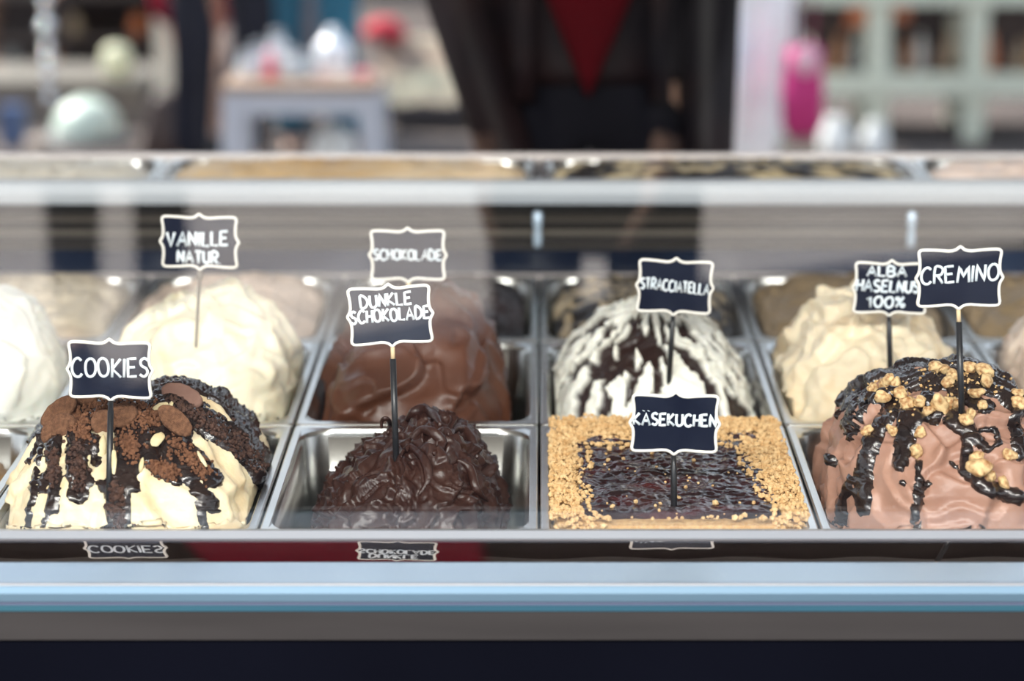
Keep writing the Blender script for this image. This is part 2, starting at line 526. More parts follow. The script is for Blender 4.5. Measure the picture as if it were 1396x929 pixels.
def mound_mesh(row, x0, x1, top, base_dz, disp, NR=100, NA=190, p=2.2, q=0.62, bfrac=0.93, attr=None, ycs=0.0, yhalf=None, rim=RIM):
    """top: list of (px,py) outline at the pan's middle depth"""
    ya, yb = (ROWS[row], ROWS[row + 1]) if row < 3 else (3.079, 3.243)
    yc = (ya + yb) / 2 + ycs
    hb = (yhalf or ((yb - ya) / 2 - 0.012)) * 1.0
    tb = []
    for (px, py) in top:
        q_ = P(px, py, yc)
        tb.append((q_.x, q_.z))
    xl, xr = tb[0][0], tb[-1][0]
    xc, hx = (xl + xr) / 2, (xr - xl) / 2
    zb = rim + base_dz
    V = np.zeros((NR * NA + 1, 3))

    def H(x):
        return lerp_table(tb, x)

    def surf(r, a):
        c, s = math.cos(a), math.sin(a)
        n = 3.0
        k = 1.0 / (abs(c) ** n + abs(s) ** n) ** (1 / n)
        x = c * k * r
        y = s * k * r
        X = xc + hx * x
        bx = max(1e-4, (1 - min(abs(x), 1) ** n)) ** (1 / n)
        t = min(abs(y) / bx, 1.0)
        h = max(H(X) - zb, 0.0)
        edge = min(1.0, (1 - r) / 0.10)
        g = (1 - t ** p) ** q
        g = g * (edge ** 0.5 if edge < 1 else 1) if t < 0.97 else g
        return X, yc + hb * y, zb + h * g

    V[0] = surf(0.0001, 0.3)
    for i in range(NR):
        r = ((i + 1) / NR)
        r = 1 - (1 - r) ** 1.25
        for j in range(NA):
            V[1 + i * NA + j] = surf(r, 2 * PI * j / NA)
    faces = [(0, 1 + j, 1 + (j + 1) % NA) for j in range(NA)]
    for i in range(NR - 1):
        a0 = 1 + i * NA
        b0 = a0 + NA
        for j in range(NA):
            j2 = (j + 1) % NA
            faces.append((a0 + j, b0 + j, b0 + j2, a0 + j2))
    me = bpy.data.meshes.new('gelato')
    me.from_pydata([tuple(v) for v in V], [], faces)
    me.update()
    N = np.zeros(len(V) * 3)
    me.vertex_normals.foreach_get('vector', N)
    N = N.reshape(-1, 3)
    ctx = (xc, yc, zb, hx, hb)
    W = V.copy()
    for i in range(len(V)):
        x, y, z = V[i]
        a = math.atan2((y - yc) / hb, (x - xc) / hx)
        rr = math.hypot((y - yc) / hb, (x - xc) / hx)
        d = disp((x, y, z), a, rr)
        if i > 1 + (NR - 3) * NA:
            d *= 0.2
        W[i] = V[i] + N[i] * d
    # keep everything inside the pan's walls where it is below the rim
    px0, px1 = x0 + 0.0175, x1 - 0.0175
    for i in range(len(W)):
        if W[i][2] < rim + 0.004:
            W[i][0] = min(max(W[i][0], px0), px1)
            W[i][1] = min(max(W[i][1], ya + 0.0205), yb - 0.0205) if row < 3 else min(max(W[i][1], ya + 0.0175), yb - 0.0175)
    # skirt and closed bottom
    verts = [tuple(v) for v in W]
    nb = len(verts)
    last = 1 + (NR - 1) * NA
    for j in range(NA):
        x, y, z = W[last + j]
        verts.append((xc + (x - xc) * 0.9, yc + (y - yc) * 0.9, zb - 0.03 if row < 3 else zb - 0.012))
    for j in range(NA):
        j2 = (j + 1) % NA
        faces.append((last + j, nb + j, nb + j2, last + j2))
    faces.append(tuple(nb + j for j in range(NA)))
    me2 = bpy.data.meshes.new('gelato_mound')
    me2.from_pydata(verts, [], faces)
    me2.update()
    if attr:
        at = me2.attributes.new('streak', 'FLOAT', 'POINT')
        vals = []
        for i in range(len(verts)):
            x, y, z = V[i] if i < len(V) else verts[i]
            a = math.atan2((y - yc) / hb, (x - xc) / hx)
            rr = math.hypot((y - yc) / hb, (x - xc) / hx)
            vals.append(attr((x, y, z), a, rr))
        at.data.foreach_set('value', vals)
    me2.polygons.foreach_set('use_smooth', [True] * len(me2.polygons))
    return me2


def gelato(name, me, m, label, parts=False, cat='gelato', group=None, base=None):
    me.materials.append(m)
    if parts:
        c = Vector(base)
        e = empty(name, c, label, cat, group)
        o = link_mesh('mound', me, None, e)
        return e, o
    o = link_mesh(name, me, None)
    tag(o, label, cat, group)
    return o, o


def bvh_of(me):
    return BVHTree.FromPolygons([v.co.copy() for v in me.vertices], [tuple(p.vertices) for p in me.polygons])


def bvh_both(*mes):
    vs, fs = [], []
    for m_ in mes:
        k = len(vs)
        vs += [v.co.copy() for v in m_.vertices]
        fs += [tuple(i + k for i in p.vertices) for p in m_.polygons]
    return BVHTree.FromPolygons(vs, fs)


def hit(bvh, px, py):
    d = ray(px, py).normalized()
    loc, nor, idx, dist = bvh.ray_cast(Vector((0, 0, CAMZ)), d)
    if loc is None:
        return None, None
    if nor.dot(d) > 0:
        nor = -nor
    return loc, nor


def seg_dist(px, py, a, b):
    ax, ay = a
    bx, by = b
    dx, dy = bx - ax, by - ay
    L = dx * dx + dy * dy
    t = 0 if L == 0 else max(0, min(1, ((px - ax) * dx + (py - ay) * dy) / L))
    return math.hypot(px - ax - t * dx, py - ay - t * dy), t


def overlay(me, strokes, tr, sc_, thick, jag, seed, rough=0.0, cover_back=None, rs=1.0):
    """a sauce layer lying on the mound, its outline following strokes [(points, radius or (r0,r1))]"""
    st = []
    for pts, rad in strokes:
        q = [tr(*p) for p in pts]
        r0, r1 = rad if isinstance(rad, tuple) else (rad, rad)
        st.append((q, r0 / sc_, r1 / sc_))
    nv = len(me.vertices)
    C = [-1.0] * nv
    N = [v.normal.copy() for v in me.vertices]
    for i, v in enumerate(me.vertices):
        px, py = proj(*v.co)
        nz = fbm(v.co, 130 * rs, seed, 3) * jag + fbm(v.co, 420 * rs, seed + 5, 2) * jag * 0.35
        best = -99
        for q, r0, r1 in st:
            for s_, (a, b) in enumerate(zip(q, q[1:])) if len(q) > 1 else [(0, (q[0], q[0]))]:
                d, t = seg_dist(px, py, a, b)
                tt = (s_ + t) / max(1, len(q) - 1)
                R = r0 + (r1 - r0) * tt
                best = max(best, R - d)
        C[i] = best + nz
        if cover_back:
            C[i] = max(C[i], cover_back(v.co) + nz)
    vmap = {}
    verts = []
    faces = []
    for p in me.polygons:
        if len(p.vertices) > 4:
            continue
        if max(C[i] for i in p.vertices) > 0:
            f = []
            for i in p.vertices:
                if i not in vmap:
                    vmap[i] = len(verts)
                    c = C[i]
                    if c <= 0:
                        h = max(-0.0018, c * 0.0009)
                    else:
                        h = thick * min(1.0, (c / 4.0)) ** 0.5
                        if rough:
                            h += rough * fbm(me.vertices[i].co, 380, seed + 9, 3)
                    verts.append(tuple(me.vertices[i].co + N[i] * h))
                f.append(vmap[i])
            faces.append(f)
    m2 = bpy.data.meshes.new('sauce')
    m2.from_pydata(verts, [], faces)
    m2.polygons.foreach_set('use_smooth', [True] * len(m2.polygons))
    m2.update()
    return m2, C


def frame_from(n, spin=0.0):
    z = n.normalized()
    x = Vector((1, 0, 0)) - z * z.x
    x.normalize()
    y = z.cross(x)
    R = Matrix((x, y, z)).transposed()
    return R @ Matrix.Rotation(spin, 3, 'Z')


# --- cookie gelato (front row, left)
cookie_body = mat('cream_gelato', (0.76, 0.57, 0.33), 0.45, 0, (0.84, 0.71, 0.48), 28, 4, bump=0.35, bscale=240, sss=0.25, lo=0.3, hi=0.55)
sauce_m = mat('dark_sauce', (0.010, 0.0065, 0.007), 0.16, 0, (0.022, 0.012, 0.010), 60, bump=0.6, bscale=160, coat=0.5, spec=0.5)
crumb_m = mat('cookie_crumb', (0.10, 0.038, 0.017), 0.8, 0, (0.20, 0.085, 0.040), 220, bump=0.5, bscale=500)
darkcrumb_m = mat('dark_cookie_crumb', (0.03, 0.013, 0.010), 0.7, 0, (0.085, 0.038, 0.024), 220, bump=0.5, bscale=500)


def d_cookie(p, a, r):
    ph = 11 * a / (2 * PI) + 0.9 * fbm(p, 9, 3.3, 2)
    d = 0.0085 * (sawf(ph, 0.22, 1.2) - 0.5) * min(1, r * 1.4)
    ph2 = 21 * a / (2 * PI) + 1.2 * fbm(p, 14, 8.3, 2)
    d += 0.0035 * (sawf(ph2, 0.3) - 0.5) * min(1, r * 1.4)
    return d + 0.0016 * fbm(p, 55, 1.2, 3)


me = mound_mesh(0, -0.5, -0.25, [(13, 672), (28, 628), (60, 585), (100, 556), (150, 545), (200, 538), (240, 534), (285, 552), (325, 590), (352, 630), (371, 672)],
                -0.012, d_cookie, 120, 230)
e_cookie, o_ = gelato('cookie_gelato', me, cookie_body, 'cream gelato mound with dark sauce, cookie crumbs and almond slivers, front row left', True, base=(-0.375, 2.19, RIM - 0.02))
bv_cookie = bvh_of(me)
ck = lambda x, y: (x / 3.0975, 440 + y / 3.0975)
ck_strokes = [([(180, 500), (150, 640), (135, 720)], (10, 9)), ([(150, 700), (125, 790), (115, 870)], (12, 12)), ([(190, 650), (180, 700)], 20),
              ([(225, 470), (225, 620)], (38, 28)), ([(235, 640), (225, 740), (185, 860)], (28, 12)), ([(245, 740), (240, 800)], (10, 5)),
              ([(335, 470), (325, 600), (330, 720)], (50, 48)), ([(400, 500), (405, 590)], (28, 22)), ([(360, 600), (390, 700)], (16, 10)),
              ([(550, 470), (540, 600), (500, 700), (497, 800), (500, 880)], (65, 50)), ([(600, 560), (690, 640), (740, 655)], (26, 34)), ([(440, 690), (560, 690)], 30),
              ([(700, 460), (800, 560), (900, 660)], (55, 42)), ([(700, 560), (790, 650), (860, 730), (895, 780)], (30, 34)), ([(850, 760), (862, 870)], (26, 16)),
              ([(250, 410), (450, 390), (640, 390), (760, 450)], 62), ([(700, 300), (800, 380), (900, 440), (1000, 500), (1080, 570), (1125, 650)], 58),
              ([(170, 480), (120, 590)], (14, 8)), ([(640, 470), (660, 520)], (70, 60))]
ms, _ = overlay(me, ck_strokes, ck, 3.0975, 0.0036, 3.2, 4.4, rough=0.0022, cover_back=lambda c: 12 if (c.y > 2.205 and c.z > 0.875) else -9)
bv_cookie = bvh_both(me, ms)
ms.materials.append(sauce_m)
tag(link_mesh('chocolate_sauce', ms, None, e_cookie), 'glossy black sauce running down in drips')


_ico = {}


def ico(sub):
    if sub not in _ico:
        b_ = bmesh.new()
        bmesh.ops.create_icosphere(b_, subdivisions=sub, radius=1)
        b_.verts.ensure_lookup_table()
        _ico[sub] = (np.array([v.co[:] for v in b_.verts]), np.array([[v.index for v in f.verts] for f in b_.faces]))
        b_.free()
    return _ico[sub]


class Chunks:
    def __init__(self, sub=1, seed=1):
        self.v, self.f, self.n = [], [], 0
        self.iv, self.if_ = ico(sub)
        self.r = np.random.RandomState(seed)

    def add(self, c, rx, ry, rz, rot):
        q = self.iv * (1 + 0.22 * self.r.uniform(-1, 1, (len(self.iv), 1))) * np.array([rx, ry, rz])
        q = q @ np.array(rot).T + np.array(c[:])
        self.v.append(q)
        self.f.append(self.if_ + self.n)
        self.n += len(q)

    def build(self, name, m, parent):
        me_ = bpy.data.meshes.new(name)
        if self.v:
            me_.from_pydata(np.concatenate(self.v).tolist(), [], np.concatenate(self.f).tolist())
            me_.update()
        return link_mesh(name, me_, m, parent)


def crumbs(bvh, n, region, rad, m, seed, name, parent, kind='stuff', sub=1, lift=0.3, label=None):
    rnd = random.Random(seed)
    ch = Chunks(sub, seed)
    k = 0
    tries = 0
    while k < n and tries < n * 30:
        tries += 1
        px, py, sz = region(rnd)
        loc, nor = hit(bvh, px, py)
        if loc is None:
            continue
        r = rnd.uniform(*rad) * sz
        ch.add(loc + nor * r * lift, r * rnd.uniform(0.7, 1.3), r * rnd.uniform(0.7, 1.3), r * rnd.uniform(0.6, 1.1), frame_from(nor, rnd.uniform(0, 6)))
        k += 1
    o = ch.build(name, m, parent)
    return tag(o, label, kind=kind)


def stroke_region(strokes, tr, scale):
    def f(rnd):
        pts, R = rnd.choice(strokes)
        t = rnd.uniform(0, len(pts) - 1.0001)
        i = int(t)
        t -= i
        x = pts[i][0] * (1 - t) + pts[i + 1][0] * t
        y = pts[i][1] * (1 - t) + pts[i + 1][1] * t
        x += rnd.gauss(0, R * 0.5)
        y += rnd.gauss(0, R * 0.5)
        return (*tr(x, y), 1)
    return f


crumbs(bv_cookie, 1300, stroke_region([([(290, 370), (450, 350)], 45), ([(450, 350), (650, 380)], 45), ([(560, 400), (680, 400)], 60), ([(340, 400), (340, 470)], 50), ([(540, 470), (560, 560)], 45), ([(720, 500), (880, 640)], 42), ([(640, 600), (740, 640)], 30)], ck, 1),
       (0.0008, 0.0024), crumb_m, 5, 'brown_crumbs', e_cookie, label='reddish brown cookie crumbs')
crumbs(bv_cookie, 900, stroke_region([([(720, 330), (860, 400)], 40), ([(850, 400), (1000, 490)], 45), ([(980, 480), (1110, 610)], 45), ([(320, 520), (330, 700)], 32), ([(225, 540), (220, 660)], 22), ([(480, 680), (510, 860)], 35)], ck, 1),
       (0.0008, 0.0026), darkcrumb_m, 6, 'dark_crumbs', e_cookie, label='near black cookie crumbs in the sauce')
alm_m = mat('almond', (0.62, 0.50, 0.27), 0.5, 0, (0.72, 0.62, 0.40), 60, sss=0.2)
for (x, y, rx, ry, sp) in [(655, 505, 42, 22, 1.1), (690, 365, 36, 18, 0.2), (600, 600, 30, 10, 1.4), (430, 545, 60, 17, 1.5), (490, 600, 60, 14, 1.6), (725, 365, 22, 9, 1.4), (520, 360, 22, 10, 0.3), (385, 590, 30, 12, 1.2), (850, 590, 40, 9, -1.0)]:
    loc, nor = hit(bv_cookie, *ck(x, y))
    if loc is None:
        continue
    bm = bmesh.new()
    s = 2.25 / F / 3.0975
    n2 = (nor * 0.6 + Vector((0, -1, 0.3)) * 0.6).normalized()
    ellipsoid(bm, loc + nor * 0.0035, rx * s, ry * s, 0.0016, 3, frame_from(n2, sp), 0.25, 1.5, x * 0.1)
    build('almond_sliver', bm, alm_m, e_cookie, True)

cookie_m = mat('biscuit', (0.11, 0.045, 0.021), 0.8, 0, (0.20, 0.092, 0.046), 260, bump=1.0, bscale=700, coords='Object')
dull_m = mat('dull_biscuit', (0.17, 0.088, 0.066), 0.85, 0, (0.23, 0.13, 0.10), 40, bump=0.4, bscale=300)


def cookie(x, y, L, Wd, rot, label, m, lift=0.006, nn=None, th=0.0065, tr=ck, bvh=bv_cookie, s_=3.0975):
    loc, nor = hit(bvh, *tr(x, y))
    if loc is None:
        loc, nor = P(*tr(x, y), 2.2), Vector((0, -0.5, 0.8))
    s = 2.24 / F / s_
    n2 = (nn or (nor * 0.5 + Vector((0, -1.0, 0.35)) * 0.6)).normalized()
    R = frame_from(n2, rot)
    bm = bmesh.new()
    A, B, T = L * s / 2, Wd * s / 2, th
    NAq, prof_ = 44, [(0.0, 0.55), (0.3, 0.6), (0.6, 0.72), (0.82, 0.9), (0.93, 0.85), (1.0, 0.35), (1.0, -0.35), (0.92, -0.9), (0.5, -1.0), (0.0, -1.0)]
    rings = []
    for rr, zz_ in prof_:
        ring = []
        for k in range(NAq):
            a = 2 * PI * k / NAq
            q = Vector((A * rr * math.cos(a), B * rr * math.sin(a), T * 0.5 * zz_))
            q *= 1 + 0.05 * noise.noise(Vector((math.cos(a) * 2 + x, math.sin(a) * 2, zz_)))
            q += q.normalized() * 0.0007 * noise.noise(Vector((q.x * 420, q.y * 420, x))) if q.length > 1e-6 else q
            ring.append(bm.verts.new(R @ q))
        rings.append(ring)
    for a_, b_ in zip(rings, rings[1:]):
        for k in range(NAq):
            bm.faces.new((a_[k], a_[(k + 1) % NAq], b_[(k + 1) % NAq], b_[k]))
    bmesh.ops.remove_doubles(bm, verts=bm.verts, dist=1e-6)
    o = build('cookie', bm, m, None, True)
    o.location = loc + nor * lift
    tag(o, label, 'cookie', 'oval cookies on the cookie gelato')
    return o


cookie(268, 460, 170, 120, 0.5, 'oval brown cookie lowest on the left of the cookie gelato', cookie_m)
cookie(255, 390, 180, 100, 0.75, 'oval brown cookie leaning behind the lowest left one', cookie_m, 0.004)
cookie(450, 425, 110, 110, 0.4, 'round brown cookie right behind the stick of the COOKIES sign', cookie_m, 0.006)
cookie(528, 425, 125, 120, 0.5, 'round brown cookie just right of the COOKIES sign stick', cookie_m, 0.008)
cookie(738, 440, 185, 92, -0.75, 'long brown cookie sloping down to the right over the almond sliver', cookie_m, 0.007)
cookie(770, 318, 185, 100, -0.35, 'dull greyish brown cookie on the right top edge of the mound', dull_m, 0.006)
cookie(370, 340, 90, 50, 0.0, 'small brown cookie half hidden under the COOKIES sign bottom edge', cookie_m, 0.003)

# --- dark chocolate (front row)
dk_m = mat('dark_chocolate_gelato', (0.028, 0.0095, 0.007), 0.36, 0, (0.042, 0.016, 0.011), 30, bump=0.5, bscale=190, spec=0.5, sss=0.0)


def d_dark(p, a, r):
    ph = 7 * a / (2 * PI) + 1.1 * r + 1.5 * fbm(p, 15, 2.1, 3)
    d = 0.009 * (sawf(ph, 0.13, 1.3) - 0.5) * min(1, r * 1.8)
    q = (p[0], p[1], p[2] * 0.6)
    d += 0.0045 * (ridge(q, 30, 3.0) - 0.55)
    d += 0.0042 * (sawf(3.2 * fbm(p, 22, 5.0, 2) + 2, 0.2) - 0.5)
    return d + 0.0006 * fbm(p, 120, 6.0, 2)


me = mound_mesh(0, -0.25, 0, [(428, 712), (436, 690), (462, 650), (505, 612), (548, 585), (580, 572), (612, 574), (645, 602), (668, 640), (688, 685), (694, 712)],
                -0.035, d_dark, 130, 240, yhalf=0.135)
e_dark, o_ = gelato('dark_chocolate_gelato', me, dk_m, 'curled near-black chocolate gelato mound in a half empty pan, front row', True, base=(-0.125, 2.19, RIM - 0.08))
bv_dark = bvh_of(me)
# curls on its top
for pts, r in [([(520, 585), (521, 574), (528, 572), (533, 580), (531, 590)], [0.0012, 0.0022, 0.0028, 0.003, 0.003]),
               ([(556, 575), (566, 564), (580, 562), (592, 570), (600, 582)], [0.002, 0.0055, 0.0075, 0.0065, 0.003]),
               ([(560, 600), (575, 588), (592, 592), (602, 606), (590, 620)], [0.002, 0.004, 0.0055, 0.005, 0.002]),
               ([(610, 592), (628, 586), (644, 602), (650, 625)], [0.002, 0.005, 0.005, 0.002]),
               ([(545, 622), (560, 612), (580, 628), (584, 655), (572, 676)], [0.0015, 0.004, 0.005, 0.004, 0.001]),
               ([(622, 628), (640, 640), (648, 668), (664, 684)], [0.0015, 0.004, 0.004, 0.001])]:
    P3 = []
    for (x, y) in pts:
        loc, nor = hit(bv_dark, x, y)
        if loc is None:
            loc = P(x, y, 2.18)
            nor = Vector((0, -0.3, 0.3))
        P3.append(loc + nor * 0.0012)
    # smooth resample
    PP, RR = [], []
    for i in range(len(P3) - 1):
        for k in range(5):
            t = k / 5
            p0, p1, p2, p3 = P3[max(i - 1, 0)], P3[i], P3[i + 1], P3[min(i + 2, len(P3) - 1)]
            PP.append(0.5 * ((2 * p1) + (p2 - p0) * t + (2 * p0 - 5 * p1 + 4 * p2 - p3) * t * t + (3 * p1 - p0 - 3 * p2 + p3) * t ** 3))
            RR.append((r[i] * (1 - t) + r[i + 1] * t) * (1 + 0.25 * noise.noise(Vector((i + t, x * 0.1, 0)))))
    PP.append(P3[-1])
    RR.append(r[-1])
    bm = bmesh.new()
    tube(bm, PP, RR, 10, flat=0.7)
    build('curl', bm, dk_m, e_dark, True)

# --- chocolate hazelnut (front row right)
cr_m = mat('mocha_gelato', (0.33, 0.175, 0.125), 0.42, 0, (0.42, 0.24, 0.175), 18, bump=0.25, bscale=160, sss=0.2)
cr = lambda x, y: (1030 + x / 2.213, 320 + y / 2.213)


def d_cremino(p, a, r):
    ph = 7 * a / (2 * PI) + 1.3 * r + 1.1 * fbm(p, 11, 9.1, 2)
    d = 0.010 * (sawf(ph, 0.14, 1.5) - 0.5) * min(1, r * 1.5)
    ph2 = 1.6 * fbm(p, 16, 2.7, 2) + 24 * p[2]
    d += 0.0050 * (sawf(ph2, 0.16) - 0.5)
    return d + 0.0008 * fbm(p, 90, 1.0, 2)


me = mound_mesh(0, 0.25, 0.5, [(1112, 690), (1122, 645), (1140, 595), (1168, 550), (1210, 520), (1262, 507), (1330, 505), (1380, 528), (1415, 570), (1434, 625), (1441, 690)],
                -0.02, d_cremino, 130, 240)
e_cr, o_ = gelato('hazelnut_chocolate_gelato', me, cr_m, 'mocha brown gelato mound under black sauce and roasted hazelnuts, front row right', True, base=(0.375, 2.19, RIM - 0.05))
bv_cr = bvh_of(me)
cr_strokes = [([(440, 440), (560, 435), (660, 440), (740, 460)], 36), ([(300, 500), (420, 480)], (14, 28)), ([(300, 495), (270, 580)], (14, 12)),
              ([(330, 500), (300, 600)], (16, 8)), ([(420, 510), (370, 590), (335, 690), (325, 830)], (26, 22)), ([(390, 560), (340, 620), (300, 740)], (18, 10)),
              ([(470, 530), (450, 620), (435, 690)], (38, 24)), ([(520, 500), (540, 560)], (26, 16)), ([(280, 605), (284, 610)], 10), ([(226, 678), (228, 682)], 16),
              ([(285, 740), (262, 800), (258, 870)], (12, 18)), ([(310, 780), (330, 800)], (22, 24)), ([(492, 690), (490, 740), (520, 755)], (10, 9)), ([(495, 760), (480, 870)], (18, 10)),
              ([(445, 750), (446, 752)], 9), ([(590, 560), (640, 600), (690, 640)], (26, 16)), ([(640, 620), (635, 700), (680, 760), (790, 790)], (18, 24)),
              ([(680, 590), (725, 590), (735, 630), (700, 650)], 8), ([(740, 460), (800, 520)], 34), ([(780, 560), (800, 660)], (18, 22)), ([(600, 480), (700, 520)], 22),
              ([(610, 540), (650, 590)], 18), ([(590, 690), (640, 740)], (5, 6)), ([(470, 560), (560, 540)], 14)]
ms, _ = overlay(me, cr_strokes, cr, 2.213, 0.0036, 3.0, 7.7, rough=0.0014, cover_back=lambda c: 8 if (c.y > 2.215 and c.z > 0.90) else -9)
bv_cr = bvh_both(me, ms)
ms.materials.append(sauce_m)
tag(link_mesh('chocolate_sauce', ms, None, e_cr), 'thick glossy black sauce in streaks')
nut_m = mat('roasted_hazelnut', (0.36, 0.16, 0.05), 0.5, 0, (0.80, 0.57, 0.29), 1.3, bump=0.5, bscale=9, lo=0.34, hi=0.56)
nuts = [(360, 465), (392, 458), (430, 455), (382, 490), (435, 488), (460, 515), (502, 505), (545, 408), (590, 432), (582, 455), (545, 512), (578, 506), (600, 512), (645, 410),
        (690, 418), (690, 446), (666, 488), (692, 522), (652, 548), (785, 488), (792, 515), (340, 600), (420, 592), (500, 600), (475, 655), (668, 680), (672, 720), (742, 755),
        (760, 670), (520, 535), (410, 440), (700, 735), (640, 565), (570, 415)]
rnd = random.Random(3)
nut_me = []
for k in range(6):
    bm = bmesh.new()
    ellipsoid(bm, (0, 0, 0), 1, 1, 0.85, 3, None, 0.45, 1.5, k * 7.3)
    me_ = bpy.data.meshes.new('hazelnut')
    bm.to_mesh(me_)
    bm.free()
    me_.materials.append(nut_m)
    me_.polygons.foreach_set('use_smooth', [True] * len(me_.polygons))
    nut_me.append(me_)
for i, (x, y) in enumerate(nuts):
    px, py = cr(x, y)
    loc, nor = hit(bv_cr, px, py)
    if loc is None:
        loc, nor = hit(bv_cr, px, py + 9)
        if loc is None:
            continue
    r = (19 if i not in (26, 10) else 27) / 2.213 * 2.25 / F * rnd.uniform(0.85, 1.15)
    o = link_mesh('hazelnut', nut_me[i % 6], None, e_cr)
    o.matrix_basis = Matrix.Translation(loc + nor * r * 0.55) @ (frame_from(nor, rnd.uniform(0, 6)).to_4x4()) @ Matrix.Diagonal((r * rnd.uniform(0.9, 1.3), r * rnd.uniform(0.8, 1.05), r, 1))
crumbs(bv_cr, 120, stroke_region([([(330, 470), (560, 430)], 40), ([(560, 430), (740, 440)], 45), ([(420, 500), (600, 520)], 60)], cr, 1), (0.0007, 0.0018), mat('nut_chip', (0.5, 0.30, 0.12), 0.6, 0, (0.7, 0.47, 0.22), 90), 12, 'nut_bits', e_cr, label='small chips of chopped hazelnut')

# --- cheesecake gelato, flat with crumb border
e_k = empty('cheesecake_gelato', (0.125, 2.19, RIM - 0.05), 'flat gelato with dark jam centre and golden crumb border, front row', 'gelato')
base_m = mat('crumb_bed', (0.50, 0.29, 0.12), 0.85, 0, (0.62, 0.40, 0.19), 200, bump=1, bscale=500)
jam_m = mat('dark_jam', (0.014, 0.005, 0.006), 0.14, 0, (0.06, 0.012, 0.014), 35, bump=0.9, bscale=130, coat=0.4, lo=0.42, hi=0.7)
jam_m.node_tree.nodes['Mapping'].inputs['Scale'].default_value = (0.6, 1.2, 1)
kx0, kx1, ky0, ky1 = 0.010, 0.240, ROWS[0] + 0.010, ROWS[1] - 0.010
inner = [(797, 604), (868, 606), (1004, 606), (1010, 628), (1026, 648), (1034, 672), (1062, 692), (1052, 708), (985, 712), (930, 708), (858, 716), (812, 706), (800, 690), (804, 668), (784, 652), (803, 632)]


def in_poly(x, y, poly):
    c = False
    j = len(poly) - 1
    for i in range(len(poly)):
        xi, yi = poly[i]
        xj, yj = poly[j]
        if (yi > y) != (yj > y) and x < (xj - xi) * (y - yi) / (yj - yi) + xi:
            c = not c
        j = i
    return c


def edge_d(x, y, poly):
    return min(seg_dist(x, y, poly[i], poly[(i + 1) % len(poly)])[0] for i in range(len(poly)))


bm = bmesh.new()
ringp = None
for (ins, r, z) in [(0.0135, 0.02, RIM - 0.06), (0.012, 0.02, RIM - 0.004), (0.014, 0.02, RIM + 0.004), (0.022, 0.015, RIM + 0.006)]:
    ring = [bm.verts.new(p) for p in rrect(0.125, (ROWS[0] + ROWS[1]) / 2, 0.1238 - ins, 0.1713 - ins, r, z)]
    if ringp:
        for i in range(len(ring)):
            bm.faces.new((ringp[i], ringp[(i + 1) % len(ring)], ring[(i + 1) % len(ring)], ring[i]))
    ringp = ring
bm.faces.new(ringp)
build('crumb_bed', bm, base_m, e_k)
# jam surface as a fine rough heightfield
bm = bmesh.new()
NX, NY = 150, 150
grid = {}
jx0, jx1, jy0, jy1 = 0.030, 0.222, ROWS[0] + 0.022, ROWS[1] - 0.045
for i in range(NX + 1):
    for j in range(NY + 1):
        x = jx0 + (jx1 - jx0) * i / NX
        y = jy0 + (jy1 - jy0) * j / NY
        e = min(i, NX - i, j, NY - j) / 6
        h = 0.0022 * fbm((x * 0.7, y, 0), 70, 3.3, 4) + 0.0016 * (ridge((x * 0.8, y * 1.2, 0), 130, 2.2) - 0.5)
        grid[i, j] = bm.verts.new((x, y, RIM + 0.0095 * min(1, e) + h + 0.001))
for i in range(NX):
    for j in range(NY):
        bm.faces.new((grid[i, j], grid[i + 1, j], grid[i + 1, j + 1], grid[i, j + 1]))
tag(build('jam_layer', bm, jam_m, e_k, True), 'shiny almost black fruit jam')
crumb_gold = mat('golden_crumb', (0.60, 0.36, 0.15), 0.8, 0, (0.80, 0.56, 0.29), 130, bump=0.6, bscale=500, coords='Object')
rnd = random.Random(11)
ch = Chunks(1, 11)
cnt = 0
while cnt < 9500:
    x = rnd.uniform(kx0, kx1)
    y = rnd.uniform(ky0, ky1)
    if (min(x - kx0, kx1 - x) < 0.014 and min(y - ky0, ky1 - y) < 0.014 and math.hypot(0.014 - min(x - kx0, kx1 - x), 0.014 - min(y - ky0, ky1 - y)) > 0.014):
        continue
    px, py = proj(x, y, RIM + 0.012)
    dd = edge_d(px, py, inner) * (1 if in_poly(px, py, inner) else -1)
    dd += 5 * noise.noise(Vector((x * 110, y * 60, 4)))
    if dd > 1.5 and rnd.random() > 0.006 + 0.10 * (dd < 5):
        continue
    r = rnd.choice((0.0009, 0.0012, 0.0015, 0.0019, 0.0027)) * rnd.uniform(0.8, 1.2)
    hz = RIM + 0.005 + 0.008 * min(1.0, max(0, -dd) / 12) * (0.4 + 0.6 * rnd.random()) + 0.004 * noise.noise(Vector((x * 60, y * 60, 0)))
    if dd > 0:
        hz = RIM + 0.012
    elif y - ky0 < 0.006:
        hz -= rnd.random() * 0.012
        y -= 0.001
    ch.add(Vector((x, y, hz)), r * rnd.uniform(0.8, 1.25), r * rnd.uniform(0.8, 1.25), r * rnd.uniform(0.7, 1.1), Matrix.Rotation(rnd.uniform(0, 6), 3, 'Z'))
    cnt += 1
tag(ch.build('crumb_border', crumb_gold, e_k), 'golden biscuit crumbs', kind='stuff')

# --- row two
white_m = mat('white_gelato', (0.80, 0.82, 0.76), 0.5, 0, (0.86, 0.87, 0.82), 12, sss=0.3)


def folds(n, A, tw, wn_, s1, seed, B=0.003, fine=0.0008, sharp=0.2):
    def f(p, a, r):
        ph = n * a / (2 * PI) + tw * r + wn_ * fbm(p, s1, seed, 2)
        d = A * (sawf(ph, sharp, 1.3) - 0.5) * min(1, r * 1.6)
        d += B * (sawf(1.8 * fbm(p, s1 * 1.7, seed + 4, 2) + 18 * p[2], 0.25) - 0.5)
        return d + fine * fbm(p, 90, seed, 2)
    return f


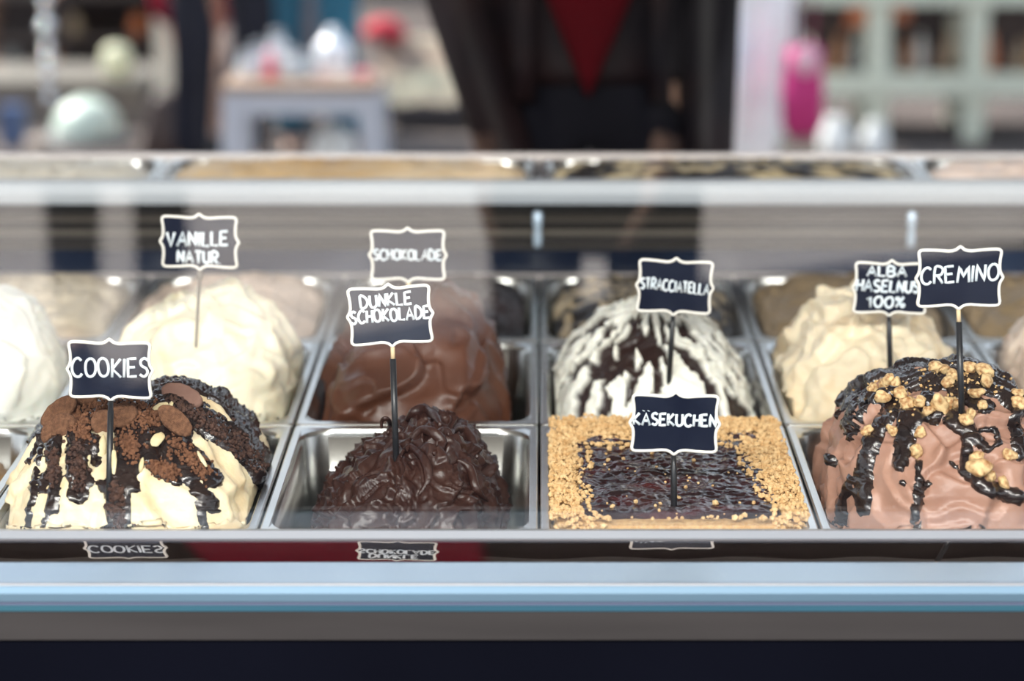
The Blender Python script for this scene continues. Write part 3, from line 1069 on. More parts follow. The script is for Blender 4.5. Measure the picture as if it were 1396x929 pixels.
me = mound_mesh(1, -0.75, -0.5, [(-198, 560), (-190, 490), (-150, 430), (-80, 405), (-10, 400), (25, 412), (55, 445), (80, 490), (90, 560)], -0.02, folds(6, 0.008, 0.8, 0.9, 9, 3.1), 90, 160)
gelato('white_gelato', me, white_m, 'plain white gelato mound cut by the left edge of the view')

van_m = mat('vanilla_gelato', (0.84, 0.75, 0.54), 0.45, 0, (0.88, 0.82, 0.66), 14, sss=0.35)


def d_van(p, a, r):
    d = folds(6, 0.012, 0.6, 1.0, 8, 6.4, 0.004, 0.0006, 0.22)(p, a, r)
    d += 0.003 * fbm(p, 40, 8.8, 2)
    pk = P(318, 392, 2.54)
    dist = math.hypot(p[0] - pk.x, (p[1] - 2.54) * 0.8)
    if p[2] > 0.9:
        d += 0.013 * math.exp(-(dist / 0.011) ** 2)
    return d


me = mound_mesh(1, -0.5, -0.25, [(150, 560), (158, 485), (185, 440), (215, 420), (250, 402), (290, 397), (318, 393), (345, 410), (378, 436), (402, 480), (412, 560)], -0.02, d_van, 110, 200)
bv_van = bvh_of(me)
gelato('vanilla_gelato', me, van_m, 'tall cream-yellow gelato mound with a pointed peak under the VANILLE sign')

mc_m = mat('milk_chocolate_gelato', (0.072, 0.024, 0.011), 0.38, 0, (0.105, 0.037, 0.019), 12, sss=0.08)


def d_mc(p, a, r):
    d = folds(7, 0.017, 1.2, 0.8, 8, 2.5, 0.005, 0.0006, 0.12)(p, a, r)
    return d


me = mound_mesh(1, -0.25, 0, [(438, 575), (444, 515), (468, 462), (510, 415), (555, 397), (598, 392), (632, 408), (662, 448), (684, 505), (695, 575)], -0.03, d_mc, 110, 200)
bv_mc = bvh_of(me)
gelato('milk_chocolate_gelato', me, mc_m, 'smooth milk chocolate gelato dome in broad folds behind the DUNKLE SCHOKOLADE sign')

st_m = mat('stracciatella_gelato', (0.80, 0.79, 0.70), 0.4, 0, (0.86, 0.86, 0.79), 20, sss=0.2, attr='streak', attr_col=(0.022, 0.010, 0.009))


def streakmask(seed, s=1.0, th=0.06):
    def f(p, a, r):
        # streaks running down from the top
        u = a * 2.6 * s + 0.8 * fbm(p, 14, seed + 2, 2)
        v = r * 2.6 * s
        n = noise.noise(Vector((math.cos(a) * 4.6 * s + fbm(p, 20, seed, 2) * 0.8, math.sin(a) * 4.6 * s, v * 0.9 + seed))) + 0.35 * noise.noise(Vector((u * 3, v * 3, seed)))
        return max(0, min(1, (n - th) * 14 + 0.5))
    return f


smk = streakmask(5.5, 1.55, -0.02)


def d_st(p, a, r):
    return 0.006 * (0.5 - smk(p, a, r)) + folds(13, 0.004, 0.5, 1.2, 14, 6.6, 0.002, 0.0014)(p, a, r)


me = mound_mesh(1, 0, 0.25, [(748, 570), (756, 515), (785, 465), (825, 432), (868, 417), (930, 420), (972, 450), (1004, 495), (1022, 540), (1026, 570)], -0.02, d_st, 120, 220, attr=smk)
bv_st = bvh_of(me)
gelato('black_white_gelato', me, st_m, 'white gelato mound streaked with black chocolate, behind the KÄSEKUCHEN sign')

hz_m = mat('hazelnut_gelato', (0.72, 0.55, 0.34), 0.45, 0, (0.84, 0.73, 0.54), 16, sss=0.3, lo=0.3, hi=0.5)


def d_hz(p, a, r):
    d = folds(7, 0.012, 0.9, 1.1, 9, 11.4, 0.0045, 0.0010, 0.2)(p, a, r)
    return d + 0.004 * fbm(p, 45, 3.8, 2)


me = mound_mesh(1, 0.25, 0.5, [(1052, 570), (1060, 510), (1082, 462), (1102, 425), (1135, 405), (1170, 397), (1205, 402), (1245, 425), (1280, 465), (1302, 515), (1310, 570)], -0.02, d_hz, 110, 200)
bv_hz = bvh_of(me)
gelato('hazelnut_gelato', me, hz_m, 'beige gelato mound with caramel edges behind the ALBA HASELNUSS sign')
pk_m = mat('rose_gelato', (0.72, 0.58, 0.50), 0.45, 0, (0.80, 0.68, 0.58), 16, sss=0.3)
me = mound_mesh(1, 0.5, 0.75, [(1366, 570), (1374, 510), (1392, 465), (1430, 430), (1480, 410), (1540, 415), (1600, 460), (1640, 570)], -0.02, folds(9, 0.008, 0.9, 1.2, 12, 1.4, 0.005), 70, 120)
gelato('rosy_gelato', me, pk_m, 'rosy cream gelato mound cut by the right edge of the view')
ca_m = mat('caramel_gelato', (0.33, 0.20, 0.09), 0.5, 0, (0.44, 0.28, 0.14), 16, sss=0.15)
me = mound_mesh(0, -0.75, -0.5, [(-318, 690), (-300, 655), (-200, 640), (-100, 640), (-20, 655), (5, 690)], -0.04, folds(7, 0.006, 0.9, 1.2, 12, 1.9, 0.004), 60, 110)
gelato('caramel_gelato', me, ca_m, 'low tan gelato in the pan cut by the left edge, front row')

# --- row three, low fills
row3 = {
    -3: ('ivory_gelato', (0.60, 0.53, 0.42), (0.70, 0.62, 0.50), 'low ivory gelato leftmost in the third row', None),
    -2: ('blush_gelato', (0.56, 0.45, 0.37), (0.66, 0.54, 0.46), 'low pinkish beige gelato behind the vanilla mound', None),
    -1: ('black_chocolate_gelato', (0.014, 0.010, 0.012), (0.028, 0.017, 0.018), 'low near-black gelato behind the milk chocolate dome', None),
    0: ('tan_streaked_gelato', (0.30, 0.235, 0.15), (0.36, 0.29, 0.19), 'low black gelato with tan streaks behind the black and white mound', streakmask(8.1, 1.3, -0.12)),
    1: ('olive_brown_gelato', (0.19, 0.135, 0.075), (0.26, 0.19, 0.11), 'low olive brown gelato between the white streaked and hazelnut mounds', None),
    2: ('tan_brown_gelato', (0.24, 0.175, 0.10), (0.33, 0.24, 0.14), 'low tan brown gelato rightmost in the third row, behind the CREMINO sign', None),
}
for k, (nm, c1, c2, lb, am) in row3.items():
    m = mat(nm, c1, 0.45, 0, c2, 14, sss=0.1, attr='streak' if am else None, attr_col=(0.012, 0.010, 0.010))
    ym = (ROWS[2] + ROWS[3]) / 2
    xs = lambda f: proj(k * 0.25 + f, ym, RIM)[0]
    tops = [(xs(0.012), 416), (xs(0.04), 402), (xs(0.09), 391), (xs(0.14), 389), (xs(0.2), 396), (xs(0.238), 416)]
    me = mound_mesh(2, k * 0.25, k * 0.25 + 0.25, tops, -0.012, folds(7, 0.006, 0.7, 1.2, 12, 2.2 + k, 0.004), 50, 100, attr=am)
    gelato(nm, me, m, lb)
row4 = {
    -2: ('grey_white_gelato', (0.55, 0.53, 0.47), (0.66, 0.62, 0.54), 'greyish white gelato at the left of the raised back row', None),
    -1: ('golden_caramel_gelato', (0.46, 0.28, 0.10), (0.72, 0.58, 0.40), 'golden caramel gelato in the raised back row above the VANILLE sign', None),
    0: ('swirled_gelato', (0.42, 0.34, 0.20), (0.5, 0.42, 0.28), 'black and tan swirled gelato in the raised back row', streakmask(3.1, 1.2, -0.05)),
    1: ('pale_pink_gelato', (0.74, 0.55, 0.47), (0.80, 0.66, 0.58), 'pale pink gelato at the right of the raised back row', None),
}
for k, (nm, c1, c2, lb, am) in row4.items():
    m = mat(nm, c1, 0.45, 0, c2, 5, sss=0.1, attr='streak' if am else None, attr_col=(0.012, 0.010, 0.010))
    ym = 3.161
    xs = lambda f: proj(k * 0.5 + f, ym, ZU)[0]
    tops = [(xs(0.015), 230), (xs(0.06), 224), (xs(0.2), 221), (xs(0.3), 220), (xs(0.44), 224), (xs(0.485), 230)]
    me = mound_mesh(3, k * 0.5, k * 0.5 + 0.5, tops, -0.012, folds(7, 0.004, 0.7, 1.2, 12, 2.2 + k, 0.003), 40, 110, attr=am, rim=ZU)
    gelato(nm, me, m, lb)

# ------------------------------------------------------------------ signs
GL = {
    'A': [[(0, 0), (.38, 1), (.72, 0)], [(.14, .38), (.6, .38)]],
    'B': [[(0, 0), (0, 1), (.4, .97), (.5, .78), (.38, .57), (0, .52)], [(.38, .55), (.58, .3), (.42, .04), (0, 0)]],
    'C': [[(.62, .86), (.45, 1), (.2, .92), (.02, .6), (.04, .25), (.22, .02), (.48, 0), (.66, .16)]],
    'D': [[(0, 0), (0, 1), (.35, .93), (.6, .6), (.55, .25), (.3, .02), (0, 0)]],
    'E': [[(.55, 1), (0, .97), (0, 0), (.58, .03)], [(0, .5), (.46, .53)]],
    'H': [[(0, 1), (0, 0)], [(.55, 1), (.55, 0)], [(0, .5), (.55, .52)]],
    'I': [[(0, 1), (0, 0)]],
    'K': [[(0, 1), (0, 0)], [(.52, 1), (.02, .45), (.58, 0)]],
    'L': [[(0, 1), (0, .02), (.52, 0)]],
    'M': [[(0, 0), (.08, 1), (.38, .35), (.68, 1), (.78, 0)]],
    'N': [[(0, 0), (.02, 1), (.56, 0), (.58, 1)]],
    'O': [[(.32, 1), (.08, .85), (0, .5), (.1, .12), (.34, 0), (.6, .15), (.68, .52), (.56, .88), (.32, 1)]],
    'R': [[(0, 0), (0, 1), (.4, .98), (.52, .76), (.38, .52), (0, .48)], [(.2, .48), (.56, 0)]],
    'S': [[(.52, .88), (.3, 1), (.06, .86), (.1, .6), (.42, .44), (.5, .2), (.28, 0), (0, .12)]],
    'T': [[(0, 1), (.6, 1)], [(.3, 1), (.3, 0)]],
    'U': [[(0, 1), (0, .25), (.22, 0), (.48, .1), (.56, .3), (.56, 1)]],
    'V': [[(0, 1), (.3, 0), (.6, 1)]],
    '1': [[(0, .75), (.2, 1), (.2, 0)]],
    '0': [[(.26, 1), (.04, .8), (0, .4), (.18, 0), (.42, .1), (.5, .55), (.4, .92), (.26, 1)]],
    '%': [[(0, 0), (.5, 1)], [(.1, .95), (.0, .8), (.12, .66), (.2, .82), (.1, .95)], [(.42, .34), (.32, .18), (.42, .02), (.54, .18), (.42, .34)]],
    'Ä': [[(0, 0), (.38, 1), (.72, 0)], [(.14, .38), (.6, .38)], [(.14, 1.22), (.16, 1.26)], [(.60, 1.22), (.62, 1.26)]],
    '.': [[(0, 0), (.04, .03)]],
    ' ': [],
}
GW = {'A': .72, 'B': .58, 'C': .66, 'D': .62, 'E': .57, 'H': .55, 'I': .06, 'K': .58, 'L': .5, 'M': .78, 'N': .58, 'O': .68, 'R': .56, 'S': .52, 'T': .6, 'U': .56, 'V': .6, '1': .22, '0': .5, '%': .54, 'Ä': .72, '.': .05, ' ': .25}
SWAP = 0
# frame outline in units of half width / half height, first quadrant from the top point to the side point
Q = [(0.0, 1.0), (0.035, 0.965), (0.09, 0.905), (0.17, 0.865), (0.27, 0.855), (0.5, 0.885), (0.72, 0.90), (0.85, 0.90), (0.905, 0.885), (0.94, 0.84), (0.945, 0.76),
     (0.925, 0.60), (0.915, 0.42), (0.918, 0.28), (0.935, 0.17), (0.965, 0.09), (0.99, 0.04), (1.0, 0.0)]
OUT = Q + [(x, -y) for x, y in Q[-2::-1]] + [(-x, -y) for x, y in Q[1:]] + [(-x, y) for x, y in Q[-2:0:-1]]


def glyph_text(bm, lines, hw, hh, scale):
    """lines: (text, centre_x, baseline_y, height, width, slant) in half-size units"""
    rnd = random.Random(len(lines[0][0]) * 7)
    for (txt, cx, by, h, wd, slope) in lines:
        adv = []
        x = 0
        for i, ch in enumerate(txt):
            g = 1.0
            adv.append((x, g))
            x += GW[ch] + 0.20
        tot = x - 0.20
        kx = wd * hw / tot
        ky = h * hh
        for (ch, (ax, g)) in zip(txt, adv):
            big = 1.0
            jit = rnd.uniform(-0.04, 0.04)
            sh = rnd.uniform(-0.05, 0.09)
            for st in GL[ch]:
                pts = []
                for (u, v) in st:
                    X = cx * hw + (ax + u + sh * v - tot / 2) * kx
                    Z = by * hh + (v * big + jit) * ky + slope * (X)
                    pts.append(Vector((X, -0.0016, Z)))
                # smooth
                if len(pts) > 3:
                    q = []
                    n = len(pts)
                    for i in range(n - 1):
                        for k in range(3):
                            t = k / 3
                            p0, p1, p2, p3 = pts[max(i - 1, 0)], pts[i], pts[i + 1], pts[min(i + 2, n - 1)]
                            tt = t if ch in 'COSUD0BR%' else t
                            c = 0.5 * ((2 * p1) + (p2 - p0) * tt + (2 * p0 - 5 * p1 + 4 * p2 - p3) * tt * tt + (3 * p1 - p0 - 3 * p2 + p3) * tt ** 3)
                            l = p1.lerp(p2, tt)
                            q.append(c if ch in 'COSUD0BR%' else l)
                    q.append(pts[-1])
                    pts = q
                tube(bm, pts, scale, 6, flat=0.35)


def sign(px0, px1, py0, py1, Y, lines, label, stick_to, roll=0.0, stick_m='stick', tip=False, bvh=None, pen=0.0013, fr='frame', back=0.012):
    """the board's box in the photograph, its distance, and the photograph point where its stick enters the ice"""
    if bvh is not None:
        for dy in (0, 3, 6, 10, 15):
            lc, _n = hit(bvh, stick_to[0], stick_to[1] + dy)
            if lc is not None:
                Y = lc.y + 0.001
                break
    c = P((px0 + px1) / 2, (py0 + py1) / 2, Y + back)
    zc = c.y * CT - (c.z - CAMZ) * ST
    hw = (px1 - px0) / 2 * zc / F
    hh = (py1 - py0) / 2 * zc / F / CT
    R = Matrix.Rotation(roll, 4, 'Y')
    foot = P(stick_to[0], stick_to[1], Y)
    e = empty('price_sign', (c.x, c.y, c.z), label, 'sign', 'small framed flavour signs on sticks')
    T = Matrix.Translation(c) @ R
    pts = [Vector((x * (hw - 0.0012), 0, z * (hh - 0.0012))) for x, z in OUT]
    bm = bmesh.new()
    tube(bm, pts, 0.0016, 8, closed=True, flat=1.15)
    bm.transform(T)
    build('sign_frame', bm, M[fr], e, True)
    bm = bmesh.new()
    n = len(pts)
    A = [bm.verts.new((p.x * 0.99, -0.0008, p.z * 0.99)) for p in pts]
    B = [bm.verts.new((p.x * 0.99, 0.0008, p.z * 0.99)) for p in pts]
    bm.faces.new(A)
    bm.faces.new(B[::-1])
    for i in range(n):
        bm.faces.new((A[i], A[(i + 1) % n], B[(i + 1) % n], B[i]))
    bmesh.ops.triangulate(bm, faces=[f for f in bm.faces if len(f.verts) > 4])
    bm.transform(T)
    build('board', bm, M['board'], e)
    bm = bmesh.new()
    glyph_text(bm, lines, hw, hh, pen)
    bm.transform(T)
    tag(build('lettering', bm, M['ink'], e, True), 'white handwriting reading ' + ' '.join(l[0] for l in lines))
    top = T @ Vector((0, 0, -hh))
    ft = foot.copy()
    d = (ft - top)
    ft = top + d * 1.0
    ft2 = ft + d.normalized() * 0.02
    s0 = top
    if tip:
        bm = bmesh.new()
        m_ = top + d.normalized() * 0.0105
        tube(bm, [top + Vector((0, 0.001, 0.002)), m_], 0.0020, 10, up=Vector((0, 1, 0)))
        build('wooden_tip', bm, M['wood_tip'], e, True)
        s0 = m_
    bm = bmesh.new()
    if tip:
        tube(bm, [s0, ft2], 0.0029, 12)
    else:
        tube(bm, [s0, s0 + d.normalized() * 0.008, s0 + d.normalized() * 0.010, ft2], [0.0024, 0.0024, 0.0029, 0.0029] if stick_m == 'stick' else [0.003, 0.003, 0.0016, 0.0016], 12)
    build('stick', bm, M[stick_m], e, True)
    return e


sign(90, 210, 461, 548, 2.155, [('COOKIES', 0, -0.20, 0.58, 1.72, 0.0)], 'small black framed sign lettered COOKIES, stuck in the cookie gelato', (149, 655), 0.02, bvh=bv_cookie, back=0.048)
sign(472, 592, 386, 474, 2.215, [('DUNKLE', -0.07, 0.30, 0.38, 1.15, 0.05), ('SCHOKOLADE', 0.0, -0.17, 0.38, 1.78, 0.02)], 'small black framed sign lettered DUNKLE SCHOKOLADE, stuck in the near-black gelato', (540, 625), -0.055, tip=True, bvh=bv_dark)
sign(857, 983, 533, 622, 2.075, [('KÄSEKUCHEN', 0, -0.06, 0.36, 1.78, 0.0)], 'small black framed sign lettered KÄSEKUCHEN over the dark jam', (919, 703), 0.02)
sign(1247, 1369, 335, 423, 2.20, [('CREMINO', 0, -0.12, 0.50, 1.72, 0.03)], 'small black framed sign lettered CREMINO, the highest of the front row', (1311, 565), -0.015, tip=True, bvh=bv_cr)
sign(217, 327, 291, 369, 2.50, [('VANILLE', -0.05, -0.12, 0.48, 1.50, 0.02), ('NATUR.', -0.02, -0.72, 0.40, 1.05, -0.02)], 'small black framed sign lettered VANILLE NATUR. on a thin grey stick', (267, 474), 0.02, 'grey_stick', pen=0.0015, bvh=bv_van)
sign(502, 610, 310, 386, 2.52, [('SCHOKOLADE', 0, -0.16, 0.36, 1.70, 0.0)], 'small black framed sign lettered SCHOKOLADE behind the DUNKLE SCHOKOLADE one', (562, 425), 0.0, 'stick', tip=True, pen=0.0011, bvh=bv_mc)
sign(866, 974, 351, 431, 2.52, [('STRACCIATELLA', 0, -0.16, 0.36, 1.72, -0.06)], 'small black framed sign lettered STRACCIATELLA over the black and white mound', (912, 520), 0.045, pen=0.0011, bvh=bv_st)
sign(1161, 1267, 354, 432, 2.50, [('ALBA', -0.12, 0.42, 0.34, 1.0, 0.0), ('HASELNUSS', 0.02, -0.12, 0.40, 1.80, -0.02), ('100%', -0.10, -0.66, 0.36, 0.95, 0.0)], 'small black framed sign lettered ALBA HASELNUSS 100%, half behind the CREMINO one', (1214, 520), 0.02, pen=0.0015, bvh=bv_hz)

# ------------------------------------------------------------------ front glass
gm = bpy.data.materials.new('front_glass')
gm.use_nodes = True
t = gm.node_tree
t.nodes.clear()
go = t.nodes.new('ShaderNodeOutputMaterial')
tr_ = t.nodes.new('ShaderNodeBsdfTransparent')
tr_.inputs[0].default_value = (0.985, 0.99, 0.985, 1)
gl = t.nodes.new('ShaderNodeBsdfGlossy')
gl.inputs['Roughness'].default_value = 0.0
mx = t.nodes.new('ShaderNodeMixShader')
lw = t.nodes.new('ShaderNodeFresnel')
geo = t.nodes.new('ShaderNodeNewGeometry')
ior = t.nodes.new('ShaderNodeMath')
ior.operation = 'MULTIPLY_ADD'
ior.inputs[1].default_value = 1 / 1.68 - 1.68
ior.inputs[2].default_value = 1.68
t.links.new(geo.outputs['Backfacing'], ior.inputs[0])
t.links.new(ior.outputs[0], lw.inputs[0])
t.links.new(lw.outputs[0], mx.inputs[0])
t.links.new(tr_.outputs[0], mx.inputs[1])
t.links.new(gl.outputs[0], mx.inputs[2])
t.links.new(mx.outputs[0], go.inputs[0])
bm = bmesh.new()
box(bm, XL, XR, 1.993, 1.9955, zat(722, 1.996) - 0.004, 1.40)
tag(build('front_glass', bm, gm, case), 'clear upright front pane with faint street reflections')

# ------------------------------------------------------------------ people
def skinned(name, nodes, edges, m, parent, sub=2, root=0):
    me = bpy.data.meshes.new(name)
    me.from_pydata([n[0] for n in nodes], edges, [])
    o = bpy.data.objects.new(name, me)
    sc.collection.objects.link(o)
    md = o.modifiers.new('skin', 'SKIN')
    md.use_smooth_shade = True
    for i, n in enumerate(nodes):
        r = n[1]
        me.skin_vertices[0].data[i].radius = r if isinstance(r, tuple) else (r, r)
    me.skin_vertices[0].data[root].use_root = True
    s = o.modifiers.new('sub', 'SUBSURF')
    s.levels = s.render_levels = sub
    dg = bpy.context.evaluated_depsgraph_get()
    me2 = bpy.data.meshes.new_from_object(o.evaluated_get(dg))
    bpy.data.objects.remove(o)
    me2.materials.clear()
    me2.materials.append(m)
    me2.polygons.foreach_set('use_smooth', [True] * len(me2.polygons))
    o2 = bpy.data.objects.new(name, me2)
    sc.collection.objects.link(o2)
    o2.parent = parent
    return o2


skin_m = mat('skin', (0.52, 0.31, 0.22), 0.5, 0, (0.56, 0.34, 0.25), 20, sss=0.1)
hair_m = mat('brown_hair', (0.05, 0.03, 0.02), 0.6)
eye_m = mat('eye_dark', (0.02, 0.015, 0.01), 0.2)


def person(loc, rz, label, top_c, leg_c, shoe_c=(0.03, 0.03, 0.03), shirt_c=None, stride=0.0, arms='down', bare_leg=False, h=1.72, group=None, wide=1.0, top_m=None, leg_m=None, sleeve=1.0, top_hem=0.0, bulk=1.0):
    s = h / 1.72
    e = empty('person', loc, label, 'person', group)
    e.rotation_euler = (0, 0, rz)
    hip, kn = 0.92 * s, 0.49 * s
    L = {}
    for sd_, ph in ((-1, 1), (1, -1)):
        L[sd_] = [Vector((sd_ * 0.09 * s, 0, hip - 0.04)), Vector((sd_ * 0.10 * s, -0.05 * s + ph * stride * 0.4, kn)), Vector((sd_ * 0.10 * s, ph * stride + (0.03 if ph * stride >= 0 else 0.06), 0.085 * s))]
    sh = 1.42 * s
    A = {}
    for sd_ in (-1, 1):
        if arms == 'down':
            A[sd_] = [Vector((sd_ * 0.18 * s, 0, sh)), Vector((sd_ * 0.235 * s, 0.02, 1.14 * s)), Vector((sd_ * 0.25 * s, -0.05, 0.88 * s))]
        elif arms == 'work':
            A[sd_] = [Vector((sd_ * 0.19 * s, 0, sh)), Vector((sd_ * (0.240 if sd_ < 0 else 0.190) * s, 0.02, 1.13 * s)), Vector((sd_ * (0.105 if sd_ < 0 else 0.185) * s, -0.16 if sd_ < 0 else -0.08, (0.73 if sd_ < 0 else 0.72) * s))]
    # body: torso, neck, head, arms, legs as one surface
    nd = [((0, 0, hip), (0.14 * s, 0.10 * s)), ((0, 0, 1.10 * s), (0.125 * s, 0.09 * s)), ((0, 0, 1.32 * s), (0.15 * s, 0.10 * s)), ((0, 0, 1.43 * s), (0.07 * s, 0.06 * s)),
          ((0, -0.01, 1.50 * s), 0.052 * s), ((0, -0.02, 1.56 * s), (0.068 * s, 0.080 * s)), ((0, -0.02, 1.645 * s), (0.076 * s, 0.092 * s)), ((0, -0.01, 1.71 * s), (0.045 * s, 0.055 * s))]
    ed = [(0, 1), (1, 2), (2, 3), (3, 4), (4, 5), (5, 6), (6, 7)]
    for sd_ in (-1, 1):
        b0 = len(nd)
        nd += [(tuple(L[sd_][0]), 0.082 * s), (tuple(L[sd_][1]), 0.055 * s), (tuple(L[sd_][1].lerp(L[sd_][2], 0.35)), 0.053 * s), (tuple(L[sd_][2]), 0.036 * s),
               (tuple(L[sd_][2] + Vector((0, -0.10 * s, -0.04 * s))), 0.032 * s)]
        ed += [(0, b0), (b0, b0 + 1), (b0 + 1, b0 + 2), (b0 + 2, b0 + 3), (b0 + 3, b0 + 4)]
        b0 = len(nd)
        nd += [(tuple(A[sd_][0]), 0.05 * s), (tuple(A[sd_][1]), 0.040 * s), (tuple(A[sd_][2]), 0.026 * s)]
        ed += [(2, b0), (b0, b0 + 1), (b0 + 1, b0 + 2)]
        # hand: palm and five fingers
        wv = A[sd_][2]
        dr = (A[sd_][2] - A[sd_][1]).normalized()
        sdv = dr.cross(Vector((1, 0, 0))).normalized()
        palm = wv + dr * 0.045 * s
        b1 = len(nd)
        nd.append((tuple(palm), (0.018 * s, 0.030 * s)))
        ed.append((b0 + 2, b1))
        for k, (off, ln) in enumerate([(-0.028, 0.065), (-0.010, 0.078), (0.009, 0.074), (0.027, 0.058)]):
            r0 = palm + dr * 0.035 * s + sdv * off * s
            r1 = r0 + dr * ln * 0.55 * s + Vector((-sd_ * 0.008, 0, 0))
            r2 = r1 + dr * ln * 0.4 * s + Vector((-sd_ * 0.014, 0, 0))
            bb = len(nd)
            nd += [(tuple(r0), 0.010 * s), (tuple(r1), 0.009 * s), (tuple(r2), 0.0075 * s)]
            ed += [(b1, bb), (bb, bb + 1), (bb + 1, bb + 2)]
        bb = len(nd)
        t0 = wv + dr * 0.02 * s - sdv * 0.028 * s
        nd += [(tuple(t0), 0.011 * s), (tuple(t0 + (dr * 0.6 - sdv * 0.8) * 0.035 * s), 0.010 * s), (tuple(t0 + (dr * 0.9 - sdv * 0.6) * 0.065 * s), 0.008 * s)]
        ed += [(b1, bb), (bb, bb + 1), (bb + 1, bb + 2)]
    skinned('body', nd, ed, skin_m, e, 2)
    # face
    bm = bmesh.new()
    ellipsoid(bm, (0, -0.112 * s, 1.605 * s), 0.014 * s, 0.020 * s, 0.024 * s, 2)
    o = build('nose', bm, skin_m, None, True)
    o.parent = e
    for sd_ in (-1, 1):
        bm = bmesh.new()
        ellipsoid(bm, (sd_ * 0.080 * s, -0.015, 1.62 * s), 0.010 * s, 0.018 * s, 0.028 * s, 2)
        o = build('ear', bm, skin_m, None, True)
        o.parent = e
    for sd_ in (-1, 1):
        bm = bmesh.new()
        ellipsoid(bm, (sd_ * 0.032 * s, -0.098 * s, 1.632 * s), 0.012 * s, 0.010 * s, 0.008 * s, 2)
        o = build('eye', bm, eye_m, None, True)
        o.parent = e
    bm = bmesh.new()
    ellipsoid(bm, (0, -0.098 * s, 1.563 * s), 0.022 * s, 0.010 * s, 0.006 * s, 2)
    o = build('mouth', bm, mat('lips', (0.40, 0.14, 0.12), 0.5), None, True)
    o.parent = e
    bm = bmesh.new()
    ellipsoid(bm, (0, 0.012 * s, 1.665 * s), 0.092 * s, 0.105 * s, 0.092 * s, 3, None, 0.12, 3)
    o = build('hair', bm, hair_m, None, True)
    o.parent = e
    # trousers / shorts / skirt
    lm = leg_m or mat('trouser_cloth', leg_c, 0.9, 0, tuple(min(1, c * 1.25) for c in leg_c), 12, spec=0.05)
    nd = [((0, 0, hip + 0.10 * s), (0.145 * s, 0.105 * s)), ((0, 0, hip), (0.158 * s, 0.115 * s))]
    ed = [(0, 1)]
    for sd_ in (-1, 1):
        b0 = len(nd)
        end = 1.12 if bare_leg else 1.0
        k2 = L[sd_][0].lerp(L[sd_][1], end)
        nd += [(tuple(L[sd_][0]), 0.096 * s * wide), (tuple(k2), (0.088 if bare_leg else 0.072) * s * wide)]
        ed += [(1, b0), (b0, b0 + 1)]
        if not bare_leg:
            nd += [(tuple(L[sd_][1].lerp(L[sd_][2], 0.92)), 0.062 * s * wide)]
            ed += [(b0 + 1, b0 + 2)]
    skinned('shorts' if bare_leg else 'trousers', nd, ed, lm, e, 2, 1)
    # top
    tm = top_m or mat('top_cloth', top_c, 0.8, 0, tuple(min(1, c * 1.25) for c in top_c), 10)
    jw = 1.22 if shirt_c else bulk
    nd = [((0, 0, hip - 0.02 - top_hem), (0.168 * s * jw, 0.128 * s)), ((0, 0, 1.10 * s), (0.15 * s * jw, 0.115 * s)), ((0, 0, 1.32 * s), (0.17 * s, 0.12 * s)), ((0, 0, 1.425 * s), (0.085 * s, 0.075 * s))]
    ed = [(0, 1), (1, 2), (2, 3)]
    for sd_ in (-1, 1):
        b0 = len(nd)
        nd += [(tuple(A[sd_][0]), 0.066 * s), (tuple(A[sd_][1]), 0.058 * s)]
        ed += [(2, b0), (b0, b0 + 1)]
        if sleeve >= 1:
            nd += [(tuple(A[sd_][1].lerp(A[sd_][2], 0.94)), 0.046 * s)]
            ed += [(b0 + 1, b0 + 2)]
    skinned('jacket' if shirt_c else 'shirt', nd, ed, tm, e, 2, 1)
    if shirt_c:
        # red shirt front seen between the open jacket's edges, a bulging tapered panel
        bm = bmesh.new()
        rows_ = []
        for i in range(15):
            t_ = i / 14
            z = (1.40 - 0.49 * t_) * s
            wd = (0.030 + 0.055 * math.sin(min(1, t_ * 1.5) * PI / 2)) * s if t_ < 0.60 else (0.085 - 0.080 * (t_ - 0.60) / 0.40) * s
            dp = -(0.138 + 0.006 * math.sin(t_ * 9)) * s
            rows_.append([(bm.verts.new((wd * u - 0.005, dp * (1 - 0.10 * u * u) - 0.002, z)), bm.verts.new((wd * u - 0.005, dp * 0.6, z))) for u in (-1, -.6, -.2, .2, .6, 1)])
        for a_, b_ in zip(rows_, rows_[1:]):
            for k in range(5):
                bm.faces.new((a_[k][0], a_[k + 1][0], b_[k + 1][0], b_[k][0]))
                bm.faces.new((a_[k][1], b_[k][1], b_[k + 1][1], a_[k + 1][1]))
            for k in (0, 5):
                bm.faces.new((a_[k][0], b_[k][0], b_[k][1], a_[k][1]))
        for rr in (rows_[0], rows_[-1]):
            for k in range(5):
                bm.faces.new((rr[k][0], rr[k][1], rr[k + 1][1], rr[k + 1][0]))
        o = build('shirt', bm, mat('red_shirt', shirt_c, 0.9, 0, tuple(c * 1.3 for c in shirt_c), 8, spec=0.05), None, True)
        o.parent = e
        for sd_ in (-1, 1):
            bm = bmesh.new()
            pts = [Vector((sd_ * (0.05 + 0.055 * math.sin(min(1, i / 9 * 1.3) * PI / 2)) * s, -0.135 * s, (1.40 - 0.50 * i / 9) * s)) for i in range(10)]
            tube(bm, pts, [0.012 + 0.008 * (i / 9) for i in range(10)], 8, flat=0.5)
            o = build('lapel', bm, tm, None, True)
            o.parent = e
    for sd_ in (-1, 1):
        a = L[sd_][2]
        bm = bmesh.new()
        ellipsoid(bm, (a.x, a.y - 0.055 * s, 0.045 * s), 0.046 * s, 0.135 * s, 0.05 * s, 3)
        for v in bm.verts:
            if v.co.z < 0.002:
                v.co.z = 0.002
            if v.co.y < a.y - 0.1 * s:
                v.co.z = min(v.co.z, 0.06 * s)
        o = build('shoe', bm, mat('shoe_leather', shoe_c, 0.5), None, True)
        o.parent = e
    return e


